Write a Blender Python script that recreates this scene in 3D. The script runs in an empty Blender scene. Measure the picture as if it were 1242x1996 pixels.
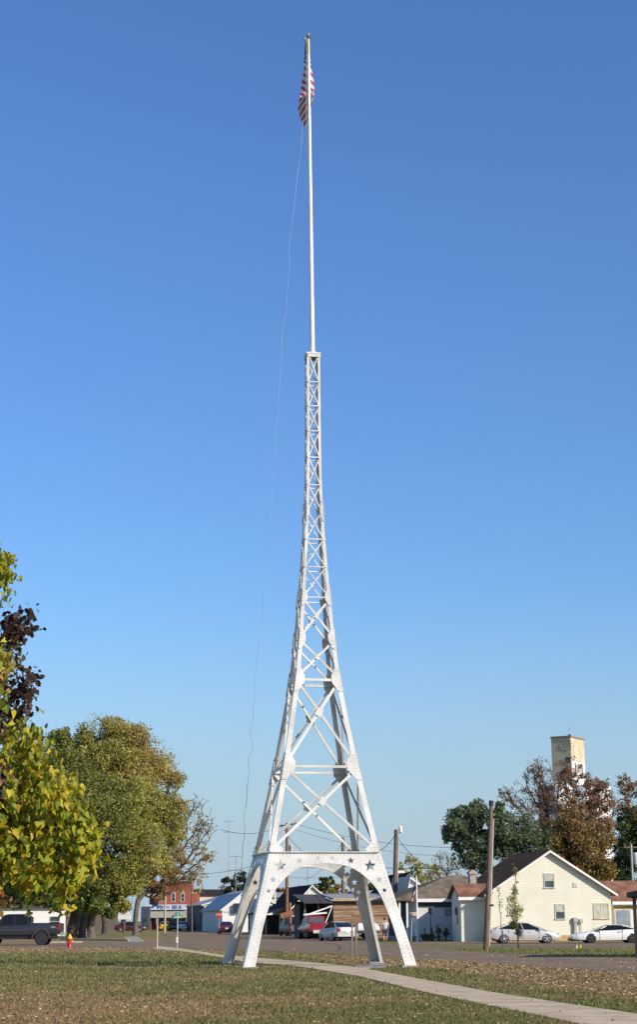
import bpy, bmesh, math, random
import numpy as np
from mathutils import Vector, Matrix
R = math.radians
S = bpy.context.scene
C = S.collection
random.seed(7); rng = np.random.default_rng(7)

# ---------------------------------------------------------------- camera
F, CX, CY, H = 3365.0, 621.0, 998.0, 1.6            # measured on the 1242 x 1996 photograph
PITCH = math.atan((1793-998)/F); ROLL = -R(.35)
cd = bpy.data.cameras.new('camera'); cam = bpy.data.objects.new('camera', cd); C.objects.link(cam)
cam.rotation_mode = 'QUATERNION'
RM = Matrix.Rotation(math.pi/2+PITCH, 3, 'X') @ Matrix.Rotation(ROLL, 3, 'Z')
cam.rotation_quaternion = RM.to_quaternion(); cam.location = (0, 0, H)
cd.sensor_fit = 'VERTICAL'; cd.sensor_height = 36; cd.lens = 36*F/1996.0
cd.clip_start = .3; cd.clip_end = 9000
S.camera = cam
S.render.resolution_x = 638; S.render.resolution_y = 1024

# ---------------------------------------------------------------- light
SUN_AZ, SUN_EL = R(56), R(27)                       # azimuth measured from straight behind the camera towards the right
sd = Vector((math.sin(SUN_AZ)*math.cos(SUN_EL), -math.cos(SUN_AZ)*math.cos(SUN_EL), math.sin(SUN_EL)))
W = bpy.data.worlds.new('World'); S.world = W; W.use_nodes = True
nt = W.node_tree; bg = nt.nodes['Background']
sky = nt.nodes.new('ShaderNodeTexSky'); sky.sky_type = 'NISHITA'; sky.sun_disc = False
sky.sun_elevation = SUN_EL; sky.sun_rotation = math.atan2(sd.x, sd.y)
sky.altitude = 0; sky.air_density = 1.0; sky.dust_density = .6; sky.ozone_density = 4.0
# the clear autumn sky is a little more saturated than the model: colour times (colour / luminance) ** 0.4
bw = nt.nodes.new('ShaderNodeRGBToBW'); nt.links.new(sky.outputs[0], bw.inputs[0])
def vm(op, a, b):
    q = nt.nodes.new('ShaderNodeVectorMath'); q.operation = op; nt.links.new(a, q.inputs[0]); nt.links.new(b, q.inputs[1]); return q.outputs[0]
gm = nt.nodes.new('ShaderNodeGamma'); gm.inputs[1].default_value = .42; nt.links.new(vm('DIVIDE', sky.outputs[0], bw.outputs[0]), gm.inputs[0])
# pale blue ground haze low over the horizon, in place of the model's greenish band
wt = nt.nodes.new('ShaderNodeTexCoord'); sz = nt.nodes.new('ShaderNodeSeparateXYZ'); nt.links.new(wt.outputs['Generated'], sz.inputs[0])
mr = nt.nodes.new('ShaderNodeMapRange'); mr.interpolation_type = 'SMOOTHSTEP'; mr.inputs[1].default_value = -.02; mr.inputs[2].default_value = .20; mr.inputs[3].default_value = .95; mr.inputs[4].default_value = 0
nt.links.new(sz.outputs[2], mr.inputs[0]); hx = nt.nodes.new('ShaderNodeMix'); hx.data_type = 'RGBA'; nt.links.new(mr.outputs[0], hx.inputs[0])
nt.links.new(vm('MULTIPLY', sky.outputs[0], gm.outputs[0]), hx.inputs[6]); hx.inputs[7].default_value = (3.05, 4.0, 5.0, 1)
nt.links.new(hx.outputs[2], bg.inputs[0]); bg.inputs[1].default_value = .125
sl = bpy.data.lights.new('sun', 'SUN'); sl.energy = 5.0; sl.angle = R(.5); sl.color = (1, .90, .76)
so = bpy.data.objects.new('sun', sl); C.objects.link(so); so.rotation_mode = 'QUATERNION'
so.rotation_quaternion = sd.to_track_quat('Z', 'Y')
S.view_settings.view_transform = 'Standard'; S.view_settings.look = 'None'
S.view_settings.exposure = 0.12; S.view_settings.gamma = 1

# ---------------------------------------------------------------- measuring helpers
RN = np.array(RM)
def ray(px, py): return RN @ np.array([px-CX, -(py-CY), -F])
def gp(px, py):
    d = ray(px, py); p = d*(-H/d[2]); return float(p[0]), float(p[1])
def at(px, py, Y):
    d = ray(px, py); p = d*(Y/d[1]); return Vector((float(p[0]), float(Y), float(p[2]+H)))
def proj(P):
    c = (np.asarray(P, float)-[0, 0, H]) @ RN
    return CX+F*c[..., 0]/-c[..., 2], CY-F*c[..., 1]/-c[..., 2]
def xz(px, py, Y):
    v = at(px, py, Y); return v.x, v.z

# ---------------------------------------------------------------- materials
MATS = {}
def mat(name, col, rough=.7, metal=0, var=.12, scale=3.0, bump=0, bscale=30, spec=.5, stretch=None, world=False, trans=0, col2=None, detail=5):
    if name in MATS: return MATS[name]
    m = bpy.data.materials.new(name); m.use_nodes = True; n = m.node_tree; b = n.nodes['Principled BSDF']
    b.inputs['Roughness'].default_value = rough; b.inputs['Metallic'].default_value = metal
    b.inputs['Specular IOR Level'].default_value = spec
    if trans: b.inputs['Transmission Weight'].default_value = trans
    tc = n.nodes.new('ShaderNodeTexCoord'); mp = n.nodes.new('ShaderNodeMapping')
    n.links.new(tc.outputs['Object'], mp.inputs[0])
    if stretch: mp.inputs['Scale'].default_value = stretch
    no = n.nodes.new('ShaderNodeTexNoise'); no.inputs['Scale'].default_value = scale; no.inputs['Detail'].default_value = detail
    n.links.new(mp.outputs[0], no.inputs[0])
    mx = n.nodes.new('ShaderNodeMix'); mx.data_type = 'RGBA'
    rp = n.nodes.new('ShaderNodeMapRange'); rp.inputs[1].default_value = .35; rp.inputs[2].default_value = .65
    n.links.new(no.outputs[0], rp.inputs[0]); n.links.new(rp.outputs[0], mx.inputs[0])
    c2 = col2 if col2 else tuple(c*(1-var*2) for c in col)
    mx.inputs[6].default_value = (*[min(1, c*(1+(0 if col2 else var*.4))) for c in col], 1); mx.inputs[7].default_value = (*c2, 1)
    n.links.new(mx.outputs[2], b.inputs['Base Color'])
    if bump:
        n2 = n.nodes.new('ShaderNodeTexNoise'); n2.inputs['Scale'].default_value = bscale; n2.inputs['Detail'].default_value = 4
        n.links.new(mp.outputs[0], n2.inputs[0])
        bp = n.nodes.new('ShaderNodeBump'); bp.inputs['Strength'].default_value = bump; bp.inputs['Distance'].default_value = .02
        n.links.new(n2.outputs[0], bp.inputs['Height']); n.links.new(bp.outputs[0], b.inputs['Normal'])
    MATS[name] = m; return m
def banded(name, col, period, depth=.03, axis='Z', var=.08, rough=.7, scale=.8, col2=None, direction=None):
    """material with real lap boards or ribs as a saw tooth bump"""
    if name in MATS: return MATS[name]
    m = mat(name, col, rough=rough, var=var, scale=scale, col2=col2); n = m.node_tree; b = n.nodes['Principled BSDF']
    tc = n.nodes['Texture Coordinate']; wv = n.nodes.new('ShaderNodeTexWave'); wv.wave_type = 'BANDS'; wv.bands_direction = axis
    wv.wave_profile = 'SAW'; wv.inputs['Scale'].default_value = math.pi/(10*period)*2*.318*3.1416/1.0 if False else .314159/period*1.0
    n.links.new(tc.outputs['Object'], wv.inputs[0])
    bp = n.nodes.new('ShaderNodeBump'); bp.inputs['Strength'].default_value = 1; bp.inputs['Distance'].default_value = depth
    n.links.new(wv.outputs[1], bp.inputs['Height']); n.links.new(bp.outputs[0], b.inputs['Normal'])
    return m
def leafmat(name, trans=.35, rough=.55):
    m = bpy.data.materials.new(name); m.use_nodes = True; n = m.node_tree; b = n.nodes['Principled BSDF']
    at_ = n.nodes.new('ShaderNodeAttribute'); at_.attribute_name = 'tint'
    b.inputs['Roughness'].default_value = rough; b.inputs['Specular IOR Level'].default_value = .3
    n.links.new(at_.outputs[0], b.inputs['Base Color'])
    t = n.nodes.new('ShaderNodeBsdfTranslucent'); n.links.new(at_.outputs[0], t.inputs[0])
    ms = n.nodes.new('ShaderNodeMixShader'); ms.inputs[0].default_value = trans
    n.links.new(b.outputs[0], ms.inputs[1]); n.links.new(t.outputs[0], ms.inputs[2])
    n.links.new(ms.outputs[0], n.nodes['Material Output'].inputs[0]); return m
M_LEAF = leafmat('leaf', .45); M_DRY = leafmat('dry_leaf', .15, .8); M_BLADE = leafmat('grass_blade', .3, .7)

M_TOWER = mat('aluminium_paint', (.69, .68, .64), rough=.5, metal=.1, var=.0, scale=1.1, bump=.3, bscale=9, col2=(.50, .49, .455), detail=8)
M_POLE = mat('pole_paint', (.82, .81, .78), rough=.4, metal=.1, var=.06)
M_BRASS = mat('brass', (.62, .46, .14), rough=.45, metal=.5)
M_DARKM = mat('dark_metal', (.03, .03, .035), rough=.5, metal=.3)
M_CONC = mat('concrete', (.36, .33, .28), rough=.9, var=.15, scale=6, bump=.3)
M_WOODP = mat('utility_wood', (.17, .12, .085), rough=.85, var=.25, scale=3, stretch=(6, 6, .5), bump=.4)
M_WOODG = mat('grey_wood', (.20, .175, .145), rough=.9, var=.2, scale=3, stretch=(6, 6, .5))
M_WOODR = mat('brown_wood', (.26, .12, .06), rough=.85, var=.2, scale=3, stretch=(6, 6, .5))
M_GALV = mat('galvanised', (.42, .42, .40), rough=.5, metal=.5)
M_WHITE = mat('white_paint', (.78, .77, .73), rough=.6, var=.06)
M_TYRE = mat('rubber', (.022, .022, .022), rough=.85)
M_RIM = mat('alloy', (.62, .62, .62), rough=.35, metal=.7)
M_RIMD = mat('dark_alloy', (.10, .10, .10), rough=.35, metal=.7)
M_GLASS = mat('tinted_glass', (.012, .013, .015), rough=.12, var=.02, spec=.3)
M_WGLASS = mat('window_glass', (.06, .075, .08), rough=.08, var=.3, scale=1.5, spec=.8)
M_BARK = mat('bark', (.11, .082, .06), rough=.95, var=.3, scale=4, stretch=(3, 3, .6), bump=.6, bscale=12)
M_BARKG = mat('grey_bark', (.17, .14, .12), rough=.95, var=.3, scale=4, stretch=(3, 3, .6), bump=.6, bscale=12)
M_WIRE = mat('wire_rubber', (.03, .03, .035), rough=.6)
M_ROPE = mat('rope_fibre', (.34, .38, .46), rough=.9)
M_RED = mat('hydrant_red', (.45, .02, .02), rough=.45)
M_YEL = mat('hydrant_yellow', (.75, .50, .03), rough=.5)
M_REDL = mat('tail_lens', (.35, .01, .01), rough=.2)
M_CLEAR = mat('lamp_lens', (.6, .6, .6), rough=.15)
M_PLATE = mat('plate_white', (.7, .7, .68), rough=.5)

# ---------------------------------------------------------------- object helpers
def tag(o, label=None, cat=None, group=None, kind=None):
    if label: o['label'] = label
    if cat: o['category'] = cat
    if group: o['group'] = group
    if kind: o['kind'] = kind
    return o
def empty(name, loc, rz=0, label=None, cat=None, group=None):
    o = bpy.data.objects.new(name, None); C.objects.link(o); o.location = loc; o.rotation_euler = (0, 0, rz)
    o.empty_display_size = .2
    return tag(o, label, cat, group)
def link(name, me, m, parent=None, smooth=False, angle=35):
    o = bpy.data.objects.new(name, me); C.objects.link(o)
    if m and not me.materials: me.materials.append(m)
    if parent: o.parent = parent
    if smooth:
        for p in me.polygons: p.use_smooth = True
        me.set_sharp_from_angle(angle=R(angle))
    return o
class MB:
    def __init__(s): s.v = []; s.f = []
    def add(s, vs, fs):
        k = len(s.v); s.v += [tuple(v) for v in vs]; s.f += [tuple(i+k for i in f) for f in fs]; return s
    def box(s, x0, x1, y0, y1, z0, z1):
        return s.add([(x0,y0,z0),(x1,y0,z0),(x1,y1,z0),(x0,y1,z0),(x0,y0,z1),(x1,y0,z1),(x1,y1,z1),(x0,y1,z1)],
                     [(0,3,2,1),(4,5,6,7),(0,1,5,4),(1,2,6,5),(2,3,7,6),(3,0,4,7)])
    def bar(s, a, b, w, t, up=(0, 0, 1)):
        a = Vector(a); b = Vector(b); d = (b-a).normalized(); up = Vector(up)
        sx = d.cross(up)
        if sx.length < 1e-4: sx = d.cross(Vector((1, 0, 0)))
        sx.normalize(); u = sx.cross(d).normalized()
        vs = [p+sx*(i*w/2)+u*(j*t/2) for p in (a, b) for i, j in ((-1,-1),(1,-1),(1,1),(-1,1))]
        return s.add(vs, [(0,1,2,3),(7,6,5,4),(0,4,5,1),(1,5,6,2),(2,6,7,3),(3,7,4,0)])
    def tube(s, pts, rad, n=8, caps=True):
        pts = [Vector(p) for p in pts]
        if not hasattr(rad, '__len__'): rad = [rad]*len(pts)
        vs = []; fs = []
        d0 = (pts[1]-pts[0]).normalized(); ax = d0.cross(Vector((0, 0, 1)))
        if ax.length < 1e-3: ax = Vector((1, 0, 0))
        ax.normalize()
        for i, p in enumerate(pts):
            d = (pts[min(i+1, len(pts)-1)]-pts[max(i-1, 0)]).normalized()
            ax = (ax-d*ax.dot(d)).normalized(); bx = d.cross(ax)
            for k in range(n):
                a = 2*math.pi*k/n; vs.append(p+(ax*math.cos(a)+bx*math.sin(a))*rad[i])
        for i in range(len(pts)-1):
            for k in range(n):
                fs.append((i*n+k, i*n+(k+1) % n, (i+1)*n+(k+1) % n, (i+1)*n+k))
        if caps: fs.append(tuple(range(n-1, -1, -1))); fs.append(tuple((len(pts)-1)*n+k for k in range(n)))
        return s.add(vs, fs)
    def lathe(s, prof, n=16, c=(0, 0, 0), axis='Z'):
        vs = []; fs = []
        for r, z in prof:
            for k in range(n):
                a = 2*math.pi*k/n; x, y = r*math.cos(a), r*math.sin(a)
                if axis == 'Z': vs.append((c[0]+x, c[1]+y, c[2]+z))
                elif axis == 'Y': vs.append((c[0]+x, c[1]+z, c[2]-y))
                else: vs.append((c[0]+z, c[1]+x, c[2]+y))
        m = len(prof)
        for i in range(m-1):
            for k in range(n): fs.append((i*n+k, i*n+(k+1) % n, (i+1)*n+(k+1) % n, (i+1)*n+k))
        fs.append(tuple(range(n-1, -1, -1))); fs.append(tuple((m-1)*n+k for k in range(n)))
        return s.add(vs, fs)
    def prism(s, poly, t0, t1, axis='Y'):
        """poly in (u, w) swept along the axis; axis Y: (u, t, w), axis X: (t, u, w), axis Z: (u, w, t)"""
        def q(u, w, t): return (u, t, w) if axis == 'Y' else ((t, u, w) if axis == 'X' else (u, w, t))
        n = len(poly)
        vs = [q(u, w, t0) for u, w in poly]+[q(u, w, t1) for u, w in poly]
        fs = [tuple(range(n)), tuple(range(2*n-1, n-1, -1))]+[(i, i+n, (i+1) % n+n, (i+1) % n) for i in range(n)]
        return s.add(vs, fs)
    def build(s, name, m, parent=None, smooth=False, angle=35, fix=True):
        me = bpy.data.meshes.new(name); me.from_pydata(s.v, [], s.f); me.update()
        if fix:
            bm = bmesh.new(); bm.from_mesh(me); bmesh.ops.recalc_face_normals(bm, faces=bm.faces); bm.to_mesh(me); bm.free()
        return link(name, me, m, parent, smooth, angle)
def plate_mesh(outer, holes, t):
    """flat plate with holes in the XY plane, thickness t centred on z = 0"""
    cu = bpy.data.curves.new('plate', 'CURVE'); cu.dimensions = '2D'; cu.fill_mode = 'BOTH'; cu.extrude = t/2
    for loop in [outer]+holes:
        sp = cu.splines.new('POLY'); sp.points.add(len(loop)-1); sp.use_cyclic_u = True
        for p, (x, y) in zip(sp.points, loop): p.co = (x, y, 0, 1)
    o = bpy.data.objects.new('plate', cu); C.objects.link(o)
    dg = bpy.context.evaluated_depsgraph_get(); dg.update()
    me = bpy.data.meshes.new_from_object(o.evaluated_get(dg)); bpy.data.objects.remove(o); me.materials.clear()
    vs = [tuple(v.co) for v in me.vertices]; fs = [tuple(p.vertices) for p in me.polygons]
    bpy.data.meshes.remove(me); return vs, fs
def text_mesh(body, size, ext=.004, align='CENTER'):
    cu = bpy.data.curves.new('text', 'FONT'); cu.body = body; cu.size = size; cu.extrude = ext; cu.align_x = align; cu.align_y = 'CENTER'; cu.resolution_u = 3
    o = bpy.data.objects.new('text', cu); C.objects.link(o)
    dg = bpy.context.evaluated_depsgraph_get(); dg.update()
    me = bpy.data.meshes.new_from_object(o.evaluated_get(dg)); bpy.data.objects.remove(o); me.materials.clear()
    vs = [tuple(v.co) for v in me.vertices]; fs = [tuple(p.vertices) for p in me.polygons]
    bpy.data.meshes.remove(me); return vs, fs
def npmesh(name, verts, faces_flat, loop_tot, tint=None):
    me = bpy.data.meshes.new(name); nv = len(verts); nf = len(loop_tot)
    me.vertices.add(nv); me.vertices.foreach_set('co', verts.astype(np.float32).ravel())
    me.loops.add(len(faces_flat)); me.loops.foreach_set('vertex_index', faces_flat.astype(np.int32))
    me.polygons.add(nf); st = np.concatenate([[0], np.cumsum(loop_tot)[:-1]])
    me.polygons.foreach_set('loop_start', st.astype(np.int32))
    try: me.polygons.foreach_set('loop_total', loop_tot.astype(np.int32))
    except Exception: pass
    if tint is not None:
        a = me.color_attributes.new('tint', 'FLOAT_COLOR', 'POINT')
        a.data.foreach_set('color', np.concatenate([tint, np.ones((nv, 1))], 1).astype(np.float32).ravel())
    me.update(calc_edges=True); me.validate(); return me

# ---------------------------------------------------------------- leaves and trees
LEAF_BIG = (np.array([(0,-.36,0),(.24,-.48,.10),(.42,-.20,.22),(.26,.20,.14),(0,.66,-.16),(-.26,.20,.14),(-.42,-.20,.22),(-.24,-.48,.10),(0,0,-.05)]),
            [(0,1,2,8),(8,2,3,4),(8,4,5,6),(8,6,7,0)])
LEAF_STAR = (np.array([(0,-.45,0),(.28,-.36,.03),(.5,-.02,.08),(.24,.10,.03),(.30,.42,.06),(.08,.28,0),(0,.58,-.06),(-.08,.28,0),(-.30,.42,.06),(-.24,.10,.03),(-.5,-.02,.08),(-.28,-.36,.03)]),
             [(0,1,2,3,9,10,11),(3,4,5,7,8,9),(5,6,7)])
LEAF_SMALL = (np.array([(0,-.5,0),(.34,0,.10),(0,.5,0),(-.34,0,.10)]), [(0,1,2,3)])
def rand_rot(n, droop=0):
    """random orientation matrices; droop > 0 lets the blades hang with their tip down"""
    a = rng.normal(size=(n, 3))
    nrm = a/np.linalg.norm(a, axis=1, keepdims=True)
    if droop:
        nrm[:, 2] *= (1-droop*.7); nrm[:, 1] -= droop*.15; nrm /= np.linalg.norm(nrm, axis=1, keepdims=True)
    t = rng.normal(size=(n, 3))
    if droop: t = t*(1-droop*.75)+np.array([0, 0, -1.0])*droop
    t -= (t*nrm).sum(1, keepdims=True)*nrm; t /= np.linalg.norm(t, axis=1, keepdims=True)
    b = np.cross(t, nrm)
    return np.stack([b, t, nrm], 2)
def leaves(points, size, cols, shape=LEAF_SMALL, droop=0, jit=.35):
    n = len(points); tv, tf = shape; k = len(tv)
    Rm = rand_rot(n, droop); s = size*(1+jit*rng.uniform(-1, 1, n)) if not hasattr(size, '__len__') else size
    v = np.einsum('nij,kj->nki', Rm, tv)*s[:, None, None]+points[:, None, :]
    ff = np.concatenate([np.array(f) for f in tf]); lt = np.array([len(f) for f in tf])
    flat = (ff[None, :]+np.arange(n)[:, None]*k).ravel(); tot = np.tile(lt, n)
    return v.reshape(-1, 3), flat, tot, np.repeat(cols, k, 0)
def palette(n, pal, jit=.18):
    pal = np.array([p[:3] for p in pal]); w = None
    i = rng.integers(0, len(pal), n); c = pal[i]
    return np.clip(c*(1+jit*rng.normal(size=(n, 1))), .004, 1)
def crown(name, groups, parent, m=None):
    """groups: list of (points, size, colours, shape, droop)"""
    V = []; Fl = []; T = []; Cc = []; off = 0
    for g in groups:
        v, f, t, c = leaves(*g); V.append(v); Fl.append(f+off); T.append(t); Cc.append(c); off += len(v)
    me = npmesh(name, np.concatenate(V), np.concatenate(Fl), np.concatenate(T), np.concatenate(Cc))
    return link(name, me, m or M_LEAF, parent)
def skeleton(base, fork, tips, r_trunk, r_tip=.02, wander=.1, w=.45, up=.15, steps=3):
    """branches: every tip is tied to the best node already grown; radii follow what each node carries"""
    base = np.array(base, float); fork = np.array(fork, float)
    P = [base]; par = [-1]; D = [0.]
    for i in range(1, 5):
        t = i/4; q = base*(1-t)+fork*t+rng.normal(size=3)*r_trunk*.25*(t < 1); P.append(q); par.append(len(P)-2); D.append(D[-1]+np.linalg.norm(P[-1]-P[-2]))
    cnt0 = 2
    order = np.argsort(np.linalg.norm(tips-fork, axis=1)+rng.uniform(0, 1, len(tips))*.3*np.linalg.norm(tips-fork, axis=1).mean())
    for ti in order:
        tp = tips[ti]; A = np.array(P[cnt0:]); DD = np.array(D[cnt0:])
        dist = np.linalg.norm(A-tp, axis=1)
        below = np.maximum(0, A[:, 2]-tp[2])*.8
        j = int(np.argmin(dist+w*DD+below))+cnt0
        a = P[j]; L = np.linalg.norm(tp-a); last = j
        for k in range(1, steps+1):
            t = k/steps; q = a*(1-t)+tp*t
            if k < steps: q = q+rng.normal(size=3)*L*wander+np.array([0, 0, up*L*math.sin(math.pi*t)])
            P.append(q); par.append(last); D.append(D[last]+np.linalg.norm(q-P[last])); last = len(P)-1
    n = len(P); cn = np.zeros(n)
    hasch = np.zeros(n, bool)
    for i in range(1, n): hasch[par[i]] = True
    cn[~hasch] = 1
    for i in range(n-1, 0, -1): cn[par[i]] += cn[i]
    ex = math.log(max(r_trunk/r_tip, 1.01))/math.log(max(cn[0], 2))
    rad = r_tip*cn**ex
    return np.array(P), par, rad, cn
def skeleton_mesh(P, par, rad, sides=5):
    mb = MB()
    for i in range(1, len(P)):
        a, b = Vector(P[par[i]]), Vector(P[i]); r0 = min(rad[par[i]], rad[i]*1.5); r1 = rad[i]
        if (b-a).length < 1e-4: continue
        big = rad[i] > rad.max()*.35
        mb.tube([a-(b-a)*.04, b], [r0, r1], 10 if big else (sides if rad[i] > rad.max()*.08 else 3), caps=False)
    return mb
def ell_tips(c, r, n, shell=.5):
    d = rng.normal(size=(n, 3)); d /= np.linalg.norm(d, axis=1, keepdims=True)
    q = rng.uniform(shell, 1, (n, 1))**.8
    return np.array(c)+d*q*np.array(r)
def tree(name, base, fork, blobs, label, cat='tree', group=None, r_trunk=.35, nsub=26, leaf=.22, perleaf=130, sub=.24, bark=None, droop=0, shape=LEAF_SMALL, shell=.55, r_tip=.02, twigs=True, wander=.1, flat=1.0):
    """blobs: (centre, radii, palette, density factor)"""
    o = empty(name, base, 0, label, cat, group); b = np.array(base, float)
    tips = []; groups = []; rmax = max(float(np.mean(q[1])) for q in blobs)
    for c, r, pal, dens in blobs:
        c = np.array(c)-b; r = np.array(r, float); k = max(4, int(nsub))
        tp = ell_tips(c, r*.9, k, shell); tips.append(tp); rm = r.mean()
        for p in tp:
            s = sub*rm*rng.uniform(.6, 1.35); m = int(perleaf*dens*rng.uniform(.5, 1.5)*max(.12, (rm/rmax)**1.5))
            if m < 1: continue
            d = rng.normal(size=(m, 3)); d /= np.maximum(np.linalg.norm(d, axis=1, keepdims=True), .5)
            pts = p+d*rng.uniform(.2, 1, (m, 1))**.6*s*np.array([1, 1, .8*flat])
            shade = rng.uniform(.8, 1.2)
            groups.append((pts, leaf, palette(m, pal)*shade, shape, droop))
    tips = np.concatenate(tips)
    P, par, rad, cn = skeleton(np.zeros(3), np.array(fork)-b, tips, r_trunk, r_tip, wander)
    P2 = P; mb = skeleton_mesh(P2, par, rad)
    # root flare
    mb.tube([(0, 0, -.15), (0, 0, .25), (0, 0, 1.0)], [r_trunk*1.5, r_trunk*1.18, r_trunk*1.0], 10)
    mb.build('trunk', bark or M_BARK, o, smooth=True, fix=False)
    if groups: crown('crown', groups, o)
    return o

GREEN = [(.12,.18,.03),(.09,.14,.03),(.15,.19,.04)]
OLIVE = [(.20,.19,.045),(.24,.21,.05),(.15,.16,.035)]
GOLD = [(.42,.28,.08),(.36,.24,.06),(.30,.23,.07),(.46,.33,.11)]
YELGREEN = [(.34,.36,.03),(.44,.40,.03),(.26,.31,.03),(.50,.40,.03),(.20,.26,.03)]
YELLOW = [(.58,.44,.04),(.52,.42,.03),(.48,.44,.04),(.60,.38,.04)]
MAROON = [(.055,.035,.03),(.08,.04,.035),(.05,.05,.03),(.10,.05,.03)]
RUST = [(.30,.15,.085),(.24,.12,.07),(.34,.19,.09),(.19,.11,.075)]
DGREEN = [(.06,.095,.035),(.08,.115,.045),(.05,.075,.03)]
BGREEN = [(.17,.22,.12),(.21,.25,.13),(.14,.19,.10)]

# ================================================================ GROUND
def in_poly(px, py, poly):
    ins = np.zeros(px.shape, bool); n = len(poly)
    for i in range(n):
        x0, y0 = poly[i]; x1, y1 = poly[(i+1) % n]
        c = ((y0 > py) != (y1 > py)) & (px < (x1-x0)*(py-y0)/(y1-y0+1e-12)+x0)
        ins ^= c
    return ins
def vnoise(x, y, seed=0):
    r = np.random.default_rng(seed); T = r.uniform(0, 1, (256, 256))
    xi = np.floor(x).astype(int); yi = np.floor(y).astype(int); fx = x-xi; fy = y-yi; fx = fx*fx*(3-2*fx); fy = fy*fy*(3-2*fy)
    g = lambda a, b: T[a % 256, b % 256]
    return (g(xi, yi)*(1-fx)+g(xi+1, yi)*fx)*(1-fy)+(g(xi, yi+1)*(1-fx)+g(xi+1, yi+1)*fx)*fy
def fbm(x, y, seed=0): return sum(vnoise(x*2**k, y*2**k, seed+k)/2**(k+1) for k in range(4))/.94
gpl = lambda pts: [gp(*p) for p in pts]
ROAD_NEAR = [(-500,1852),(-200,1849),(0,1844),(250,1847),(500,1853),(700,1862),(820,1871),(1000,1882),(1242,1897),(1500,1912)]
ROAD = gpl(ROAD_NEAR+[(1500,1884),(1242,1867),(1100,1863),(956,1858),(820,1846),(765,1840),(705,1834),(640,1829),(590,1826),(525,1823),(480,1819),(440,1816.5),(330,1818),(318,1822),(335,1828),(322,1833),(240,1837),(0,1838),(-200,1839),(-500,1843)])
LOT = gpl([(800,1836.5),(1242,1837),(1500,1838),(1500,1851),(1242,1846),(1060,1845.5),(930,1844),(800,1840)])
PATH_T = [(308,1845),(350,1849),(430,1862),(500,1868),(560,1873),(640,1880),(700,1887.5),(820,1910),(956,1935.6),(1098,1957.7),(1242,1979),(1400,2003)]
PATH_B = [(296,1850),(350,1855),(430,1867),(470,1875),(520,1880),(570,1884),(600,1888),(700,1904.5),(820,1934),(956,1963),(1119,1996),(1300,2040)]
PATH = gpl(PATH_T+PATH_B[::-1])
# one sheet from under the camera to the horizon
xs = np.concatenate([[-6000,-2500,-1000,-400,-200,-110,-80],np.arange(-60,60.1,.7),[80,110,200,400,1000,2500,6000]])
ys = np.concatenate([[-300,-80,-20,0,12],np.arange(20,160,.7),160*1.12**np.arange(0,34)])
GX, GY = np.meshgrid(xs, ys); gv = np.stack([GX.ravel(), GY.ravel(), np.zeros(GX.size)], 1)
nx, ny = len(xs), len(ys); ii = np.arange(nx-1)[None, :]+np.arange(ny-1)[:, None]*nx
gf = np.stack([ii, ii+1, ii+nx+1, ii+nx], 2).reshape(-1)
upx, upy = proj(np.where(gv[:, 1:2] < 8, [[0, 8., 0]], gv)); n1 = fbm(gv[:, 0]*.35, gv[:, 1]*.35, 3)
jx, jy = upx+(n1-.5)*60, upy+(n1-.5)*9
dry = np.full(len(gv), .34)
dry += .50*np.clip((upy-1915)/60, 0, 1)*np.clip((760-upx)/420, 0, 1)          # worn lawn close to the camera
dry[in_poly(jx, jy, [(-300,1846),(0,1842),(250,1845),(430,1850),(470,1860),(300,1860),(0,1858),(-300,1858)])] = .80
dry[in_poly(jx, jy, [(-400,1822),(120,1821),(300,1822),(310,1834),(0,1839),(-400,1840)])] = .72
dry[in_poly(jx, jy, [(560,1861),(700,1862),(860,1871),(1242,1897),(1700,1925),(1700,1985),(1242,1951),(1080,1926),(960,1907),(830,1886),(700,1884)])] = .84
dry[in_poly(jx, jy, [(-300,1861),(300,1861),(440,1868),(480,1879),(380,1882),(-300,1880)])] = .04
dry[in_poly(jx, jy, [(800,1845),(1500,1850),(1500,1880),(1000,1862),(800,1848)])] = .12
dry[in_poly(upx, jy, [(760,1905),(900,1918),(1242,1962),(1500,1990),(1500,2010),(1242,1979),(956,1936),(820,1911)])] = .2
dry[gv[:, 1] > 170] = .45
me = npmesh('ground', gv, gf, np.full(len(gf)//4, 4)); at_ = me.attributes.new('dry', 'FLOAT', 'POINT'); at_.data.foreach_set('value', dry.astype(np.float32))
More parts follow.
